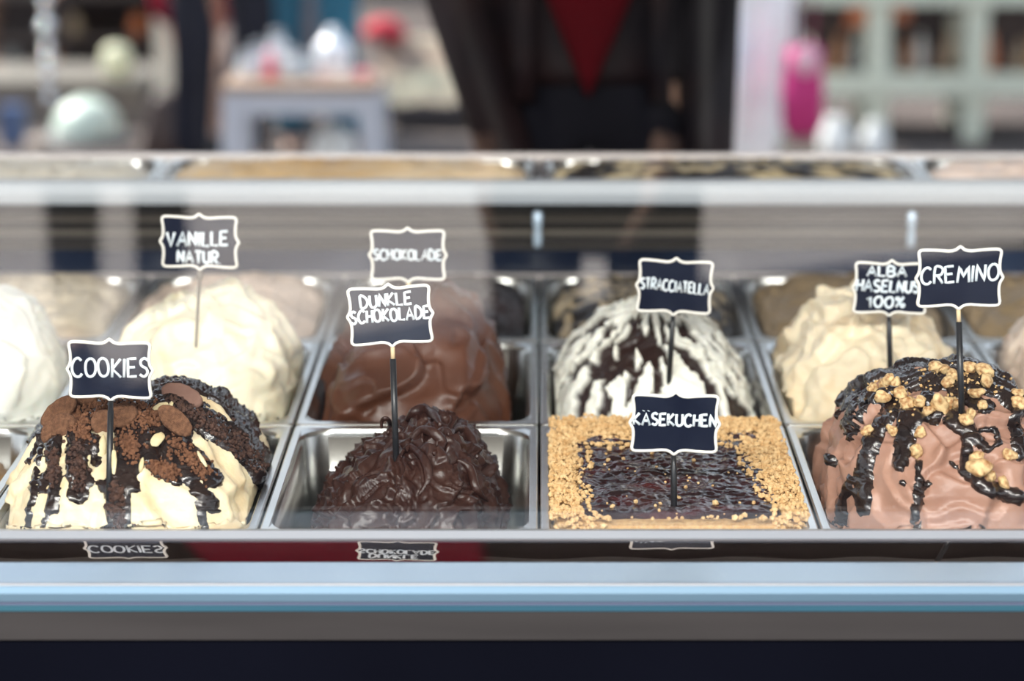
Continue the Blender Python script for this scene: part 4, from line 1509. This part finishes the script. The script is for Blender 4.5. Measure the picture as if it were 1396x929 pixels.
person((0.085, 4.05, 0), 0.0, 'person in an open black-brown jacket over a dark red shirt, solid stand-in for a reflection in the glass', (0.010, 0.007, 0.008), (0.006, 0.006, 0.009), shirt_c=(0.045, 0.0010, 0.003), arms='work', h=1.80,  # solid figure in place of the mirror image of the person out front
       top_m=mat('brown_black_leather', (0.005, 0.004, 0.006), 0.4, 0, (0.020, 0.009, 0.008), 4, spec=0.08, lo=0.4, hi=0.7))
person((0.10, -0.34, 0.0125), PI, 'person in dark clothes before the case, seen only mirrored in its front glass', (0.006, 0.005, 0.007), (0.006, 0.006, 0.008), h=1.85, arms='work', wide=1.15, top_hem=0.42, bulk=1.25)
person((-1.0, -1.62, 0.0125), 2.9, 'person in dark trousers out on the street, seen only mirrored left in the front glass', (0.03, 0.03, 0.04), (0.015, 0.015, 0.02), h=1.75)
# people walking on the street
def at(px, Y):
    return P(px, 100, Y).x


person((at(300, 7.9), 7.9, 0), 0.5, 'person in black trousers standing left of the white stool', (0.02, 0.02, 0.03), (0.008, 0.009, 0.016), h=1.78, wide=1.0)
person((at(274, 8.8), 8.8, 0), -0.5, 'person in dark red shorts with bare legs, left of the black trousers', (0.10, 0.02, 0.03), (0.16, 0.008, 0.02), bare_leg=True, stride=0.12, h=1.7, wide=1.15)
person((at(1022, 7.7), 7.7, 0), 1.1, 'person in long white top and white trousers right of the dark jacket', (0.90, 0.91, 0.93), (0.88, 0.90, 0.92), h=1.74, wide=1.1, shoe_c=(0.7, 0.7, 0.72), top_hem=0.42)
person((at(374, 9.3), 9.3, 0), 0.2, 'person in grey trousers behind the white stool, left of the teal trousers', (0.3, 0.3, 0.33), (0.17, 0.16, 0.185), h=1.75, wide=1.1)
person((at(430, 8.3), 8.3, 0), -0.2, 'person in teal blue trousers behind the white stool', (0.30, 0.30, 0.34), (0.025, 0.12, 0.19), h=1.7, stride=0.02)

# ------------------------------------------------------------------ street furniture
enamel = mat('blue_white_paint', (0.50, 0.53, 0.62), 0.5, 0, (0.54, 0.57, 0.65), 3)
greenwhite = mat('pale_green_paint', (0.60, 0.63, 0.52), 0.6, 0, (0.64, 0.67, 0.56), 3)
Ys = 7.2
st = empty('stool', (P(418, 100, Ys).x, Ys, 0), 'blue-white painted stool table holding jars and toys', 'stool')
xa, xb = P(312, 120, Ys).x, P(522, 120, Ys).x
ztop = zat(116, Ys - 0.17)
bm = bmesh.new()
box(bm, xa, xb, Ys - 0.17, Ys + 0.17, ztop - 0.022, ztop, 0.004)
tag(build('stool_top', bm, mat('worn_wood', (0.26, 0.17, 0.12), 0.8, 0, (0.32, 0.24, 0.19), 12), st), 'bare worn wooden top')
bm = bmesh.new()
box(bm, xa + 0.01, xb - 0.01, Ys - 0.16, Ys - 0.14, ztop - 0.09, ztop - 0.023)
box(bm, xa + 0.01, xb - 0.01, Ys + 0.14, Ys + 0.16, ztop - 0.09, ztop - 0.023)
box(bm, xa + 0.01, xa + 0.03, Ys - 0.139, Ys + 0.139, ztop - 0.09, ztop - 0.023)
box(bm, xb - 0.03, xb - 0.01, Ys - 0.139, Ys + 0.139, ztop - 0.09, ztop - 0.023)
build('apron', bm, enamel, st)
for sx, X in ((-1, xa), (1, xb)):
    for sy in (-1, 1):
        bm = bmesh.new()
        yb_ = Ys + sy * 0.14
        x0_ = X - sx * 0.035
        vs = []
        for (xx, z, hwid) in ((x0_, ztop - 0.024, 0.034), (x0_ + sx * 0.03, 0.0, 0.024)):
            vs.append([bm.verts.new((xx + a * hwid, yb_ + b * 0.022, z)) for a, b in ((-1, -1), (1, -1), (1, 1), (-1, 1))])
        for k in range(4):
            bm.faces.new((vs[0][k], vs[0][(k + 1) % 4], vs[1][(k + 1) % 4], vs[1][k]))
        bm.faces.new(vs[0])
        bm.faces.new(vs[1][::-1])
        build('leg', bm, enamel, st)

# jars and toys on the stool
glassy = mat('pale_jar_glass', (0.55, 0.62, 0.68), 0.08, 0, (0.66, 0.72, 0.76), 20, coat=0.5)
redtoy = mat('red_toy', (0.60, 0.04, 0.09), 0.4)
jar_labels = ['small pale glass jar at the left end of the stool', 'small pale glass jar second from the left on the stool', 'tall pale glass jar behind the red figure on the stool', 'pale glass jar right of the red figure on the stool', 'squat glass jar near the middle of the stool']
for i, (px, dy, r, h_) in enumerate([(338, 0, 0.028, 0.06), (352, 0.06, 0.026, 0.08), (380, 0.09, 0.03, 0.11), (398, -0.02, 0.028, 0.075), (418, 0.02, 0.026, 0.05)]):
    t_ = empty('jar', (P(px, 110, Ys + dy).x, Ys + dy, ztop), jar_labels[i], 'jar', 'jars on the white stool')
    bm = bmesh.new()
    lathe(bm, [(r * 0.85, 0.0005), (r, 0.005), (r, h_ * 0.75), (r * 0.7, h_ * 0.9), (r * 0.7, h_)], (t_.location.x, Ys + dy, ztop), 16)
    build('jar_body', bm, glassy, t_, True)
    bm = bmesh.new()
    lathe(bm, [(r * 0.76, h_ + 0.0003), (r * 0.78, h_ + 0.003), (r * 0.78, h_ + 0.014), (r * 0.5, h_ + 0.018)], (t_.location.x, Ys + dy, ztop), 16)
    build('lid', bm, M['white_metal'], t_, True)
t_ = empty('toy_figure', (P(370, 110, Ys - 0.05).x, Ys - 0.05, ztop), 'small red figure standing among the jars on the stool', 'toy')
bm = bmesh.new()
lathe(bm, [(0.018, 0.0005), (0.021, 0.01), (0.017, 0.045), (0.008, 0.058)], (t_.location.x, Ys - 0.05, ztop), 14)
build('figure_body', bm, redtoy, t_, True)
bm = bmesh.new()
ellipsoid(bm, (t_.location.x, Ys - 0.05, ztop + 0.073), 0.018, 0.018, 0.018, 2)
build('figure_head', bm, mat('pink_toy', (0.8, 0.35, 0.42), 0.4), t_, True)
pinkw = mat('pink_ware', (0.75, 0.32, 0.36), 0.4)
for i, (px, r, c, lb) in enumerate([(440, 0.022, (0.75, 0.6, 0.62), 'small pale pink bowl on the right half of the stool'), (466, 0.024, (0.8, 0.75, 0.75), 'small white bowl on the right half of the stool'), (494, 0.026, (0.72, 0.25, 0.30), 'small rose red bowl at the right end of the stool')]):
    x = P(px, 105, Ys - 0.06).x
    bm = bmesh.new()
    lathe(bm, [(r * 0.5, 0.0005), (r * 0.55, 0.003), (r * 0.95, 0.018), (r, 0.026), (r * 0.92, 0.026), (r * 0.5, 0.008)], (x, Ys - 0.06, ztop), 18)
    tag(build('bowl', bm, mat('bowl_glaze', c, 0.3), None, True), lb, 'bowl', 'small bowls on the white stool')
bm = bmesh.new()
x = P(454, 60, Ys + 0.08).x
lathe(bm, [(0.035, 0.0005), (0.045, 0.01), (0.056, 0.05), (0.055, 0.08), (0.035, 0.105), (0.018, 0.115), (0.020, 0.135)], (x, Ys + 0.08, ztop), 24)
tag(build('vase', bm, mat('white_glaze', (0.82, 0.86, 0.92), 0.2), None, True), 'round white vase at the back right of the stool', 'vase')
# white round basket under the stool
x = P(455, 190, 7.3).x
bm = bmesh.new()
lathe(bm, [(0.05, 0.002), (0.062, 0.02), (0.068, 0.14), (0.066, 0.28), (0.05, 0.32), (0.02, 0.335)], (x, 7.3, 0), 24)
tag(build('white_urn', bm, mat('white_urn_glaze', (0.8, 0.84, 0.86), 0.35), None, True), 'tall white urn standing between the legs of the stool', 'urn')

# cloth-covered bench with red cap, right of stool
bx = empty('market_bench', (P(590, 100, 9.4).x, 9.4, 0), 'bench under a cream cloth right of the white stool', 'bench')
x0b, x1b = P(528, 100, 9.4).x, P(690, 100, 9.4).x
zb1 = zat(143, 9.2)
bm = bmesh.new()
box(bm, x0b, x1b, 9.2, 9.7, zb1 - 0.06, zb1 - 0.002, 0.004)
build('seat', bm, mat('dark_bench', (0.03, 0.025, 0.03), 0.5), bx)
for x in (x0b + 0.03, x1b - 0.06):
    for y in (9.22, 9.64):
        bm = bmesh.new()
        box(bm, x, x + 0.03, y, y + 0.03, 0, zb1 - 0.061)
        build('leg', bm, mat('dark_bench_leg', (0.03, 0.03, 0.03), 0.5), bx)
bm = bmesh.new()
NXc = 24
top_z = zat(42, 9.55)
for i in range(NXc):
    pass
rows_ = []
for j in range(12):
    t_ = j / 11
    rows_.append([])
    for i in range(NXc + 1):
        u = i / NXc
        x = x0b - 0.03 + (x1b - x0b + 0.02) * u
        prof_h = top_z - 0.02 - (top_z - zb1) * 0.15 * abs(u - 0.3)
        y = 9.55 - 0.33 * t_
        z = zb1 + 0.004 + (prof_h - zb1) * (1 - t_) ** 0.8 + 0.008 * math.sin(u * 21) * (t_)
        rows_[-1].append(bm.verts.new((x, y, max(z, zb1 + 0.001))))
for a_, b_ in zip(rows_, rows_[1:]):
    for i in range(NXc):
        bm.faces.new((a_[i], a_[i + 1], b_[i + 1], b_[i]))
bmesh.ops.solidify(bm, geom=bm.faces[:], thickness=0.008)
tag(build('draped_cloth', bm, mat('cream_cloth', (0.55, 0.42, 0.33), 0.9, 0, (0.46, 0.50, 0.40), 2.5, stretch=(1, 1, 3)), None, True), 'cream cloth draped over the bench right of the stool', 'cloth')
bm = bmesh.new()
cx, cz = P(520, 48, 9.0).x, zat(50, 9.0)
ball = [(0.02, 0.0), (0.075, 0.004), (0.088, 0.02), (0.082, 0.05), (0.055, 0.078), (0.02, 0.088)]
lathe(bm, ball, (P(524, 48, 9.5).x, 9.50, zat(55, 9.5) + 0.0), 22)
tag(build('red_cap', bm, mat('red_felt', (0.42, 0.01, 0.03), 0.8), None, True), 'round red cap lying on top of the cream cloth', 'cap')

# magenta tote bag held beside the person in white
Yt = 7.35
tb_ = empty('tote_bag', (P(1092, 180, Yt).x, Yt, zat(178, Yt)), 'magenta tote bag with a pale pink round patch, held beside the person in white', 'bag')
bm = bmesh.new()
bz0, bz1 = zat(186, Yt), zat(62, Yt)
prof_ = [(0.0, 0.045, 0.03), (0.15, 0.062, 0.05), (0.5, 0.066, 0.052), (0.85, 0.058, 0.04), (1.0, 0.05, 0.02)]
prev = None
cx = P(1094, 120, Yt).x
for (t_, hx_, hy_) in prof_:
    ring = [bm.verts.new((cx + hx_ * math.copysign(abs(math.cos(a)) ** 0.7, math.cos(a)), Yt + hy_ * math.copysign(abs(math.sin(a)) ** 0.7, math.sin(a)), bz0 + (bz1 - bz0) * t_)) for a in [2 * PI * k / 20 for k in range(20)]]
    if prev:
        for k in range(20):
            bm.faces.new((prev[k], prev[(k + 1) % 20], ring[(k + 1) % 20], ring[k]))
    else:
        bm.faces.new(ring)
    prev = ring
bm.faces.new(prev)
build('bag_body', bm, mat('magenta_cloth', (0.52, 0.01, 0.16), 0.7, 0, (0.60, 0.03, 0.22), 6), tb_, True)
bm = bmesh.new()
ellipsoid(bm, (cx + 0.005, Yt - 0.047, zat(80, Yt)), 0.040, 0.010, 0.045, 3)
tag(build('patch', bm, mat('pale_pink_patch', (0.85, 0.50, 0.62), 0.5), tb_, True), 'pale pink round patch')
for dx in (-0.012, 0.012):
    bm = bmesh.new()
    tube(bm, [(cx - 0.03, Yt + dx, bz1 - 0.01), (cx - 0.028, Yt + dx, bz1 + 0.12), (cx, Yt + dx * 0.5, bz1 + 0.2), (cx + 0.028, Yt + dx, bz1 + 0.12), (cx + 0.03, Yt + dx, bz1 - 0.01)], 0.005, 8)
    build('handle', bm, mat('dark_handle', (0.2, 0.02, 0.07), 0.6), tb_, True)

Yt = 7.45
tb2 = empty('tote_bag', (P(984, 125, Yt).x, Yt, zat(125, Yt)), 'pale blue cloth bag held between the dark jacket and the person in white', 'bag')
cx = P(984, 80, Yt).x
bz0, bz1 = zat(128, Yt), zat(30, Yt)
bm = bmesh.new()
prev = None
for (t_, hx_, hy_) in [(0.0, 0.020, 0.03), (0.15, 0.030, 0.05), (0.5, 0.034, 0.052), (0.85, 0.030, 0.04), (1.0, 0.022, 0.02)]:
    ring = [bm.verts.new((cx + hx_ * math.cos(a), Yt + hy_ * math.sin(a), bz0 + (bz1 - bz0) * t_)) for a in [2 * PI * k / 20 for k in range(20)]]
    if prev:
        for k in range(20):
            bm.faces.new((prev[k], prev[(k + 1) % 20], ring[(k + 1) % 20], ring[k]))
    else:
        bm.faces.new(ring)
    prev = ring
bm.faces.new(prev)
build('bag_body', bm, mat('pale_blue_cloth', (0.22, 0.42, 0.62), 0.8, 0, (0.30, 0.50, 0.68), 6), tb2, True)
bm = bmesh.new()
tube(bm, [(cx - 0.015, Yt, bz1 - 0.01), (cx - 0.01, Yt, bz1 + 0.12), (cx + 0.01, Yt, bz1 + 0.12), (cx + 0.015, Yt, bz1 - 0.01)], 0.005, 8)
build('handle', bm, mat('blue_handle', (0.15, 0.3, 0.45), 0.7), tb2, True)

# brown satchel on the ground at the bare-legged person's feet
bm = bmesh.new()
x = P(236, 180, 8.5).x
prev = None
for (z, hx_, hy_) in ((0.001, 0.10, 0.05), (0.02, 0.115, 0.06), (0.12, 0.105, 0.055), (0.22, 0.075, 0.03), (0.26, 0.05, 0.015)):
    ring = [bm.verts.new((x + hx_ * math.copysign(abs(math.cos(a)) ** 0.6, math.cos(a)), 8.5 + hy_ * math.copysign(abs(math.sin(a)) ** 0.6, math.sin(a)), z)) for a in [2 * PI * k / 24 for k in range(24)]]
    if prev:
        for k in range(24):
            bm.faces.new((prev[k], prev[(k + 1) % 24], ring[(k + 1) % 24], ring[k]))
    else:
        bm.faces.new(ring)
    prev = ring
bm.faces.new(prev)
tag(build('satchel', bm, mat('dark_brown_leather', (0.035, 0.016, 0.013), 0.5), None, True), 'dark brown soft bag on the ground left of the black trousers', 'bag')

# pale green display rack at the right
Yk = 9.0
rk = empty('display_rack', (P(1262, 100, Yk).x, Yk, 0), 'pale green wooden rack of small wares at the right', 'rack')
rx = [P(p, 80, Yk).x for p in (1065, 1196, 1329, 1470)]
pw = 0.042
ztk = 1.35
for x in rx:
    bm = bmesh.new()
    box(bm, x - pw, x + pw, Yk - 0.03, Yk + 0.02, 0, ztk, 0.004)
    build('upright', bm, greenwhite, rk)
    bm = bmesh.new()
    box(bm, x - 0.03, x + 0.03, Yk + 0.42, Yk + 0.46, 0, ztk, 0.004)
    build('rear_upright', bm, greenwhite, rk)
for za, zb_ in ((zat(130, Yk), zat(97, Yk)), (zat(6, Yk), zat(-24, Yk)), (ztk - 0.12, ztk - 0.02)):
    bm = bmesh.new()
    box(bm, rx[0] - pw, rx[-1] + pw, Yk - 0.045, Yk - 0.031, za, zb_, 0.003)
    build('front_rail', bm, greenwhite, rk)
    bm = bmesh.new()
    box(bm, rx[0] - pw + 0.01, rx[-1] + pw - 0.01, Yk + 0.021, Yk + 0.419, zb_ - 0.05 if za > 0.1 else zb_ - 0.02, zb_ - 0.03 if za > 0.1 else zb_)
    build('shelf', bm, mat('rack_shelf', (0.16, 0.11, 0.08), 0.7), rk)
bm = bmesh.new()
box(bm, rx[0] - pw, rx[-1] + pw, Yk + 0.462, Yk + 0.475, 0.12, ztk)
build('back_panel', bm, mat('rack_back', (0.03, 0.018, 0.014), 0.8, 0, (0.06, 0.036, 0.027), 3), rk)
# wares on the rack
zsh = zat(97, Yk) - 0.0285
rnd = random.Random(21)
ware_cols = {'brown': (0.16, 0.075, 0.04), 'copper': (0.45, 0.20, 0.08), 'white': (0.75, 0.74, 0.70), 'grey': (0.32, 0.34, 0.33), 'orange': (0.60, 0.16, 0.04), 'tan': (0.45, 0.33, 0.2), 'pink': (0.6, 0.2, 0.25)}
wmats = {k: mat(k + '_ware', v, 0.28, 0.0, coat=0.3) for k, v in ware_cols.items()}
seq = ['tan', 'white', 'brown', 'copper', 'grey', 'grey', 'copper', 'white', 'brown', 'tan', 'orange', 'brown', 'tan', 'copper', 'white']
places = ['left compartment', 'middle compartment', 'right compartment']
used = {}
nth = ['first', 'second', 'third', 'fourth', 'fifth']
for i, c in enumerate(seq):
    comp = i // 5
    xx = rx[comp] + (rx[comp + 1] - rx[comp]) * (0.2 + 0.15 * (i % 5))
    hh_ = rnd.uniform(0.09, 0.17)
    r = rnd.uniform(0.019, 0.026)
    bm = bmesh.new()
    yv = Yk + 0.12 + 0.02 * (i % 2)
    lathe(bm, [(r * 0.7, 0.0005), (r, 0.01), (r * 1.05, hh_ * 0.4), (r * 0.8, hh_ * 0.75), (r * 0.4, hh_ * 0.85), (r * 0.5, hh_)], (xx, yv, zsh), 16)
    tag(build('bottle', bm, wmats[c], None, True), '%s bottle, %s from the left in the %s of the green rack' % (c, nth[i % 5], places[comp]), 'bottle', 'bottles on the green rack')
for i, (px, c, lb) in enumerate([(1172, 'orange', 'orange red lampshade hanging left at the top of the green rack'), (1228, 'orange', 'small orange lampshade hanging in the middle of the green rack')]):
    bm = bmesh.new()
    x = P(px, 20, Yk + 0.1).x
    zz_ = zat(34 if i == 0 else 28, Yk + 0.1)
    lathe(bm, [(0.055 if i == 0 else 0.042, 0), (0.055 if i == 0 else 0.042, 0.006), (0.035, 0.07), (0.012, 0.10), (0.004, 0.2), (0.004, 0.26)], (x, Yk + 0.12, zz_), 18)
    tag(build('lampshade', bm, wmats['orange'], None, True), lb, 'lampshade')
# white pots on ground in front of rack
for i, (px, py, r, lb) in enumerate([(1140, 150, 0.052, 'round white pot on the ground left of the rack, beside the magenta bag'), (1193, 160, 0.046, 'round white pot on the ground before the green rack')]):
    Yp = 8.55
    x = P(px, py, Yp).x
    bm = bmesh.new()
    lathe(bm, [(r * 0.6, 0.001), (r, r * 0.5), (r * 1.15, r * 1.3), (r, r * 2.2), (r * 0.6, r * 2.8), (r * 0.7, r * 3.1)], (x, Yp, 0), 20)
    tag(build('white_pot', bm, mat('pot_glaze', (0.78, 0.80, 0.80), 0.25), None, True), lb, 'pot', 'white pots on the ground')

# left: cream post, dark stall with counter, dome
cream = mat('cream_post', (0.66, 0.64, 0.54), 0.6, 0, (0.72, 0.71, 0.62), 3)
ps = empty('market_post', (P(232, 60, 9.2).x, 9.2, 0), 'broad cream wooden post at the left of the street', 'post')
bm = bmesh.new()
x = P(232, 60, 9.2).x
box(bm, x - 0.052, x + 0.052, 9.15, 9.25, 0.0, 2.3, 0.006)
build('shaft', bm, cream, ps)
bm = bmesh.new()
box(bm, x - 0.08, x + 0.08, 9.12, 9.28, 2.301, 2.36, 0.006)
build('cap', bm, cream, ps)
Yc = 9.6
mk = empty('market_counter', (P(90, 100, Yc).x, Yc, 0), 'grey beige market counter at the far left', 'counter')
zc1 = zat(112, Yc - 0.25)
bm = bmesh.new()
box(bm, P(-160, 0, Yc).x, P(208, 0, Yc).x, Yc - 0.25, Yc + 0.3, zc1 - 0.03, zc1, 0.004)
build('counter_top', bm, mat('counter_top', (0.12, 0.105, 0.09), 0.7, 0, (0.17, 0.155, 0.13), 3), mk)
bm = bmesh.new()
box(bm, P(-155, 0, Yc).x, P(200, 0, Yc).x, Yc - 0.22, Yc + 0.28, 0, zc1 - 0.031)
build('counter_front', bm, mat('counter_front', (0.20, 0.17, 0.145), 0.8, 0, (0.12, 0.10, 0.095), 2), mk)
bm = bmesh.new()
lathe(bm, [(0.125, 0.001), (0.13, 0.02), (0.118, 0.065), (0.09, 0.105), (0.05, 0.128), (0.015, 0.137)], (P(118, 150, 9.0).x, 9.0, 0.0), 28)
dome = build('dome_cover', bm, mat('mint_enamel', (0.58, 0.68, 0.60), 0.4), None, True)
# the dome rests on a low stand in front of the counter
zst = zat(182, 9.0)
dome.location.z = zst
tag(dome, 'pale mint domed cover on a low stand at the far left', 'cover')
sd2 = empty('low_stand', (P(118, 150, 9.0).x, 9.0, 0), 'low dark three-legged stand under the mint dome', 'stand')
bm = bmesh.new()
lathe(bm, [(0.15, zst - 0.02), (0.155, zst - 0.015), (0.155, zst - 0.001)], (P(118, 150, 9.0).x, 9.0, 0), 24)
build('stand_top', bm, mat('stand_grey', (0.30, 0.31, 0.32), 0.5), sd2, True)
if zst > 0.06:
    for k in range(3):
        a = k * 2.094 + 0.5
        bm = bmesh.new()
        xx = P(118, 150, 9.0).x
        tube(bm, [(xx + 0.12 * math.cos(a), 9 + 0.12 * math.sin(a), zst - 0.021), (xx + 0.15 * math.cos(a), 9 + 0.15 * math.sin(a), 0)], 0.012, 8)
        build('leg', bm, mat('stand_leg', (0.05, 0.05, 0.06), 0.5), sd2, True)
bm = bmesh.new()
lathe(bm, [(0.04, 0.0005), (0.055, 0.01), (0.062, 0.06), (0.05, 0.11), (0.03, 0.125)], (P(160, 95, Yc - 0.1).x, Yc - 0.1, zc1), 22)
tag(build('round_jar', bm, mat('ivory_glaze', (0.66, 0.66, 0.46), 0.3), None, True), 'round ivory jar on the market counter', 'jar')
bm = bmesh.new()
box(bm, P(0, 150, 8.9).x, P(32, 150, 8.9).x, 8.86, 8.96, 0.0, zat(145, 8.9), 0.006)
tag(build('blue_crate', bm, mat('dark_blue_box', (0.05, 0.09, 0.2), 0.5), None), 'dark blue box on the ground at the left edge', 'box')
bm = bmesh.new()
box(bm, P(34, 150, 8.8).x, P(56, 150, 8.8).x, 8.76, 8.84, 0.0, zat(188, 8.8), 0.004)
tag(build('beige_box', bm, mat('beige_card', (0.6, 0.5, 0.42), 0.7), None), 'small beige box right of the dark blue box', 'box')
# hanging glass chain
gc = empty('hanging_ornament', (P(62, 0, 8.3).x, 8.3, 1.6), 'string of clear glass beads hanging at the far left', 'ornament')
xx = P(62, 0, 8.3).x
bm = bmesh.new()
tube(bm, [(xx, 8.3, zat(140, 8.3)), (xx, 8.3, 2.2)], 0.004, 6, up=Vector((1, 0, 0)))
build('string', bm, M['steel'], gc, True)
chrome = mat('bright_bead', (0.85, 0.88, 0.92), 0.12, 0.8)
for i, py in enumerate((134, 104, 84, 66, 36, 4, -30)):
    bm = bmesh.new()
    ellipsoid(bm, (xx, 8.3, zat(py, 8.3)), 0.02 if i not in (4,) else 0.03, 0.02, 0.026 if i != 4 else 0.03, 2)
    build('bead', bm, chrome, gc, True)

# dark stall backdrop (buildings across the street)
shop = mat('shop_dark', (0.02, 0.012, 0.011), 0.8, 0, (0.05, 0.03, 0.025), 2.0)
bm = bmesh.new()
box(bm, -16, 16, 15.0, 15.4, 0, 2.9)
tag(build('wall_back', bm, mat('facade', (0.045, 0.035, 0.033), 0.8, 0, (0.085, 0.07, 0.065), 0.8)), kind='structure')
cab = empty('dark_cabinet', (P(120, 50, 11.2).x, 11.2, 0), 'dark wooden cabinet with open shelves behind the far left counter', 'cabinet')
xa_, xb_ = P(-80, 50, 11.2).x, P(222, 50, 11.2).x
bm = bmesh.new()
box(bm, xa_, xb_, 11.45, 11.5, 0, 2.0)
build('back_panel', bm, shop, cab)
for x in (xa_, (xa_ + xb_) / 2 + 0.05, xb_ - 0.03):
    bm = bmesh.new()
    box(bm, x, x + 0.03, 11.1, 11.449, 0, 2.0)
    build('side', bm, shop, cab)
shz = []
for py in (100, 52, -10):
    z = zat(py, 11.15)
    shz.append(z)
    bm = bmesh.new()
    box(bm, xa_ + 0.031, (xa_ + xb_) / 2 + 0.049, 11.12, 11.448, z - 0.02, z)
    box(bm, (xa_ + xb_) / 2 + 0.081, xb_ - 0.031, 11.12, 11.448, z - 0.02, z)
    build('shelf', bm, mat('cab_shelf', (0.10, 0.07, 0.055), 0.7), cab)
for i, (px, lvl, c, lb) in enumerate([(15, 0, 'grey', 'grey pot at the left on the lower cabinet shelf'), (82, 0, 'copper', 'copper pot under the beads on the lower cabinet shelf'), (100, 1, 'tan', 'tan pot on the upper cabinet shelf'), (190, 1, 'orange', 'orange pot on the upper cabinet shelf near the cream post'), (150, 0, 'brown', 'brown pot at the right on the lower cabinet shelf')]):
    bm = bmesh.new()
    r = 0.04
    lathe(bm, [(r * 0.7, 0.0005), (r, 0.03), (r * 1.05, 0.06), (r * 0.7, 0.09), (r * 0.8, 0.10)], (P(px, 60, 11.22).x, 11.22, shz[lvl]), 18)
    tag(build('pot', bm, wmats[c], None, True), lb, 'pot', 'pots on the dark cabinet')

# brown curtain added under the canopy as dark backdrop for the ledge's reflection
bm = bmesh.new()
ra, rb = [], []
nn = 220
for k in range(nn + 1):
    u = k / nn
    x = -5.0 + 10.0 * u
    y = 3.74 + 0.03 * math.sin(u * 260)
    ra.append(bm.verts.new((x, y, 2.06)))
    rb.append(bm.verts.new((x, y, 2.615)))
for k in range(nn):
    bm.faces.new((ra[k], ra[k + 1], rb[k + 1], rb[k]))
bmesh.ops.solidify(bm, geom=bm.faces[:], thickness=0.004)
build('reflection_curtain', bm, mat('brown_curtain', (0.07, 0.05, 0.045), 0.85), can, True)

# red banner hanging under the canopy, seen mirrored in the ledge
bm = bmesh.new()
xr0, xr1 = -0.62, -0.10
nn = 24
ra, rb = [], []
for k in range(nn + 1):
    u = k / nn
    x = xr0 + (xr1 - xr0) * u
    y = 3.64 + 0.012 * math.sin(u * 18)
    ra.append(bm.verts.new((x, y, 1.95)))
    rb.append(bm.verts.new((x, y, 2.615)))
for k in range(nn):
    bm.faces.new((ra[k], ra[k + 1], rb[k + 1], rb[k]))
bmesh.ops.solidify(bm, geom=bm.faces[:], thickness=0.004)
tag(build('hanging_banner', bm, mat('crimson_cloth', (0.42, 0.015, 0.055), 0.8), None, True), 'crimson cloth hanging from the canopy, mirrored in the dark ledge', 'banner')
